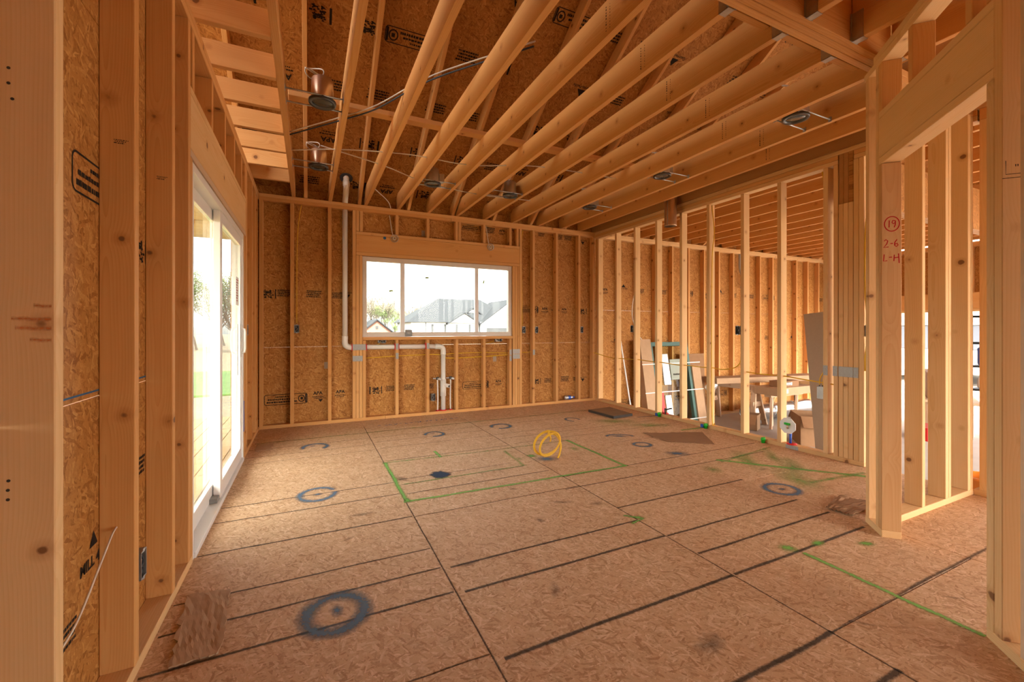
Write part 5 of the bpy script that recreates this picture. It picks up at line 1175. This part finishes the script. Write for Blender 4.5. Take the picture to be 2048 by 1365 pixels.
def hwin(x0, x1, z0, z1, yf, shut=.35):
    w_ = box('window', (x0, x1, yf - .06, yf, z0, z1), 'housewhite', hs, c=.005); xm = (x0 + x1) / 2
    for a, b in ((x0 + .08, xm - .05), (xm + .05, x1 - .08)): box('pane', (a, b, yf - .08, yf - .062, z0 + .08, z1 - .08), 'darkglass', w_, c=.002)
    if shut:
        box('shutter', (x0 - shut, x0 - .03, yf - .07, yf, z0, z1), 'shutter', hs, c=.005); box('shutter', (x1 + .03, x1 + shut, yf - .07, yf, z0, z1), 'shutter', hs, c=.005)
hwin(16.15, 17.65, .35, 1.85, HY); hwin(19.6, 21.2, .35, 1.85, HY - .6); hwin(13.5, 13.95, .35, 1.75, HY, 0); hwin(26.4, 27.6, 3.3, 4.4, HY - 1.05, 0)
box('garage_door', (23.9, 29.5, HY - 1.06, HY - 1.0, GZ, 1.35), 'shutter', hs, c=.005)
box('downspout', (22.85, 22.97, HY - .72, HY - .6, GZ, 2.1), 'shutter', hs); box('downspout', (14.95, 15.05, HY - .1, HY, GZ, 2.1), 'shutter', hs)
bh = empty('brick_house', (9.6, 70, GZ), 'small pink brick gabled house left of the white house', 'house')
polyobj('brick_wall', [(7.6, 70, GZ), (11.9, 70, GZ), (11.9, 70, .75), (9.7, 70, 2.5), (7.6, 70, .75), (7.6, 80, GZ), (11.9, 80, GZ), (11.9, 80, .75), (9.7, 80, 2.5), (7.6, 80, .75)], [(0, 1, 2, 3, 4), (5, 9, 8, 7, 6), (0, 5, 6, 1), (1, 6, 7, 2), (2, 7, 8, 3), (3, 8, 9, 4), (4, 9, 5, 0)], 'brick', bh)
for s in (-1, 1): polyobj('roof_slope', [(9.7, 69.6, 2.55), (9.7 + s * 2.6, 69.6, .45), (9.7 + s * 2.6, 80.4, .45), (9.7, 80.4, 2.55), (9.7, 69.6, 2.75), (9.7 + s * 2.6, 69.6, .65), (9.7 + s * 2.6, 80.4, .65), (9.7, 80.4, 2.75)], [(0, 1, 2, 3), (4, 7, 6, 5), (0, 4, 5, 1), (1, 5, 6, 2), (2, 6, 7, 3), (3, 7, 4, 0)], 'shingle', bh)
polyobj('rear_roof', [(3.5, 72, .6), (9.0, 72, .6), (9.0, 80, .6), (3.5, 80, .6), (5, 76, 4.0), (8, 76, 4.0)], [(0, 1, 5, 4), (1, 2, 5), (2, 3, 4, 5), (3, 0, 4), (0, 3, 2, 1)], 'shingle', bh)
box('vent_window', (9.5, 9.9, 69.93, 69.99, 1.2, 1.65), 'shutter', bh)

# trees: branching skeleton, shared meshes, leaves only on some
def treemesh(seed, h, leafy, lmat):
    r_ = random.Random(seed); vs = []; fs = []; tips = []
    def grow(p, d, l, rad, lev):
        n = 3; path = [p]; q = p.copy(); dd_ = d.copy()
        for i in range(n):
            dd_ = (dd_ + Vector((r_.uniform(-.18, .18), r_.uniform(-.18, .18), r_.uniform(-.02, .10)))).normalized(); q = q + dd_ * l / n; path.append(q.copy())
        tubedata(path, [rad * (1 - .45 * i / n) for i in range(n + 1)], 5 if lev < 2 else 3, vs, fs, cap=False)
        if lev >= 4: tips.append(path[-1]); tips.append(path[-2]); return
        for k in range(r_.choice((3, 4, 4)) if lev else 6):
            t = r_.uniform(.35, 1.0); pp = path[min(n, int(t * n + .5))]
            a = r_.uniform(0, 2 * PI); sp = r_.uniform(.45, .9)
            nd = (dd_ + Vector((math.cos(a) * sp, math.sin(a) * sp, r_.uniform(-.05, .35)))).normalized()
            grow(pp, nd, l * r_.uniform(.5, .72), rad * .5, lev + 1)
        if lev: grow(path[-1], dd_, l * .6, rad * .55, lev + 1)
    grow(Vector((0, 0, 0)), Vector((0, 0, 1)), h * .45, h * .014, 0)
    tm_ = mesh('branches', vs, fs); tm_.materials.append(M['bark'])
    lv = []; lf = []
    for t in tips:
        for k in range(leafy):
            c = t + Vector((r_.gauss(0, .05 * h / 2.2), r_.gauss(0, .05 * h / 2.2), r_.gauss(0, .04 * h / 2.2))); s = r_.uniform(.5, 1.0) * h * .0075
            a = Vector((r_.uniform(-1, 1), r_.uniform(-1, 1), r_.uniform(-1, 1))).normalized(); b = a.orthogonal().normalized()
            i = len(lv); lv += [c + a * s, c + b * s * .6, c - a * s, c - b * s * .6]; lf.append((i, i + 1, i + 2, i + 3))
    lm = mesh('foliage', lv, lf); lm.materials.append(M[lmat]); return tm_, lm
KT = [(treemesh(21, 12, 3, 'bud'), 'tan budding'), (treemesh(22, 12, 4, 'leaf'), 'pale green leafing'), (treemesh(23, 12, 6, 'leaf2'), 'bright green leafing')]
cnt = 0
def tree(x, y, s, kind, lab):
    (tm_, lm), _ = KT[kind]; e = empty('yard_tree', (x, y, GZ), lab, 'tree', 'trees beyond the houses and deck')
    w = Matrix.Translation((x, y, GZ)) @ Matrix.Rotation(x * 1.7 + y, 4, 'Z') @ Matrix.Scale(s, 4)
    reg(bpy.data.objects.new('branches', tm_), None, w, e); reg(bpy.data.objects.new('foliage', lm), None, w, e)
rt = random.Random(33)
ORD = ['first', 'second', 'third', 'fourth', 'fifth', 'sixth', 'seventh', 'eighth', 'ninth', 'tenth', 'eleventh', 'twelfth', 'thirteenth', 'fourteenth', 'fifteenth', 'sixteenth', 'seventeenth', 'eighteenth', 'nineteenth', 'twentieth', 'twenty first', 'twenty second', 'twenty third', 'twenty fourth', 'twenty fifth', 'twenty sixth', 'twenty seventh', 'twenty eighth', 'twenty ninth', 'thirtieth']
KN = ('tan budding', 'pale green', 'bright green')
for i in range(30):
    x = 4.5 + i * 1.25 + rt.uniform(-.3, .3); y = 84 + (i % 4) * 11 + rt.uniform(-2, 2); x *= y / 90; k = rt.choice((0, 0, 0, 1)); s = rt.uniform(.70, .98) * (1.0 if x < 24 else .8)
    tree(x, y, s, k, '%s tree, %s from left in the row behind the roofs' % (KN[k], ORD[i]))
tree(13.6, 84, .62, 2, 'bright green young tree between the brick and white houses'); tree(14.9, 82, .32, 2, 'low bright green shrub tree beside the white house')
tree(25.5, 86, .9, 0, 'tallest bare tree behind the white house ridge')
for i in range(10):
    y = 46 + (i % 3) * 9 + rt.uniform(-2, 2); x = (-3.0 - i * .95 + rt.uniform(-.3, .3)) * y / 50; k = rt.choice((1, 2, 1, 0))
    tree(x, y, rt.uniform(.62, .85), k, '%s tree, %s from the house wall beyond the patio lawn' % (KN[k], ORD[i]))
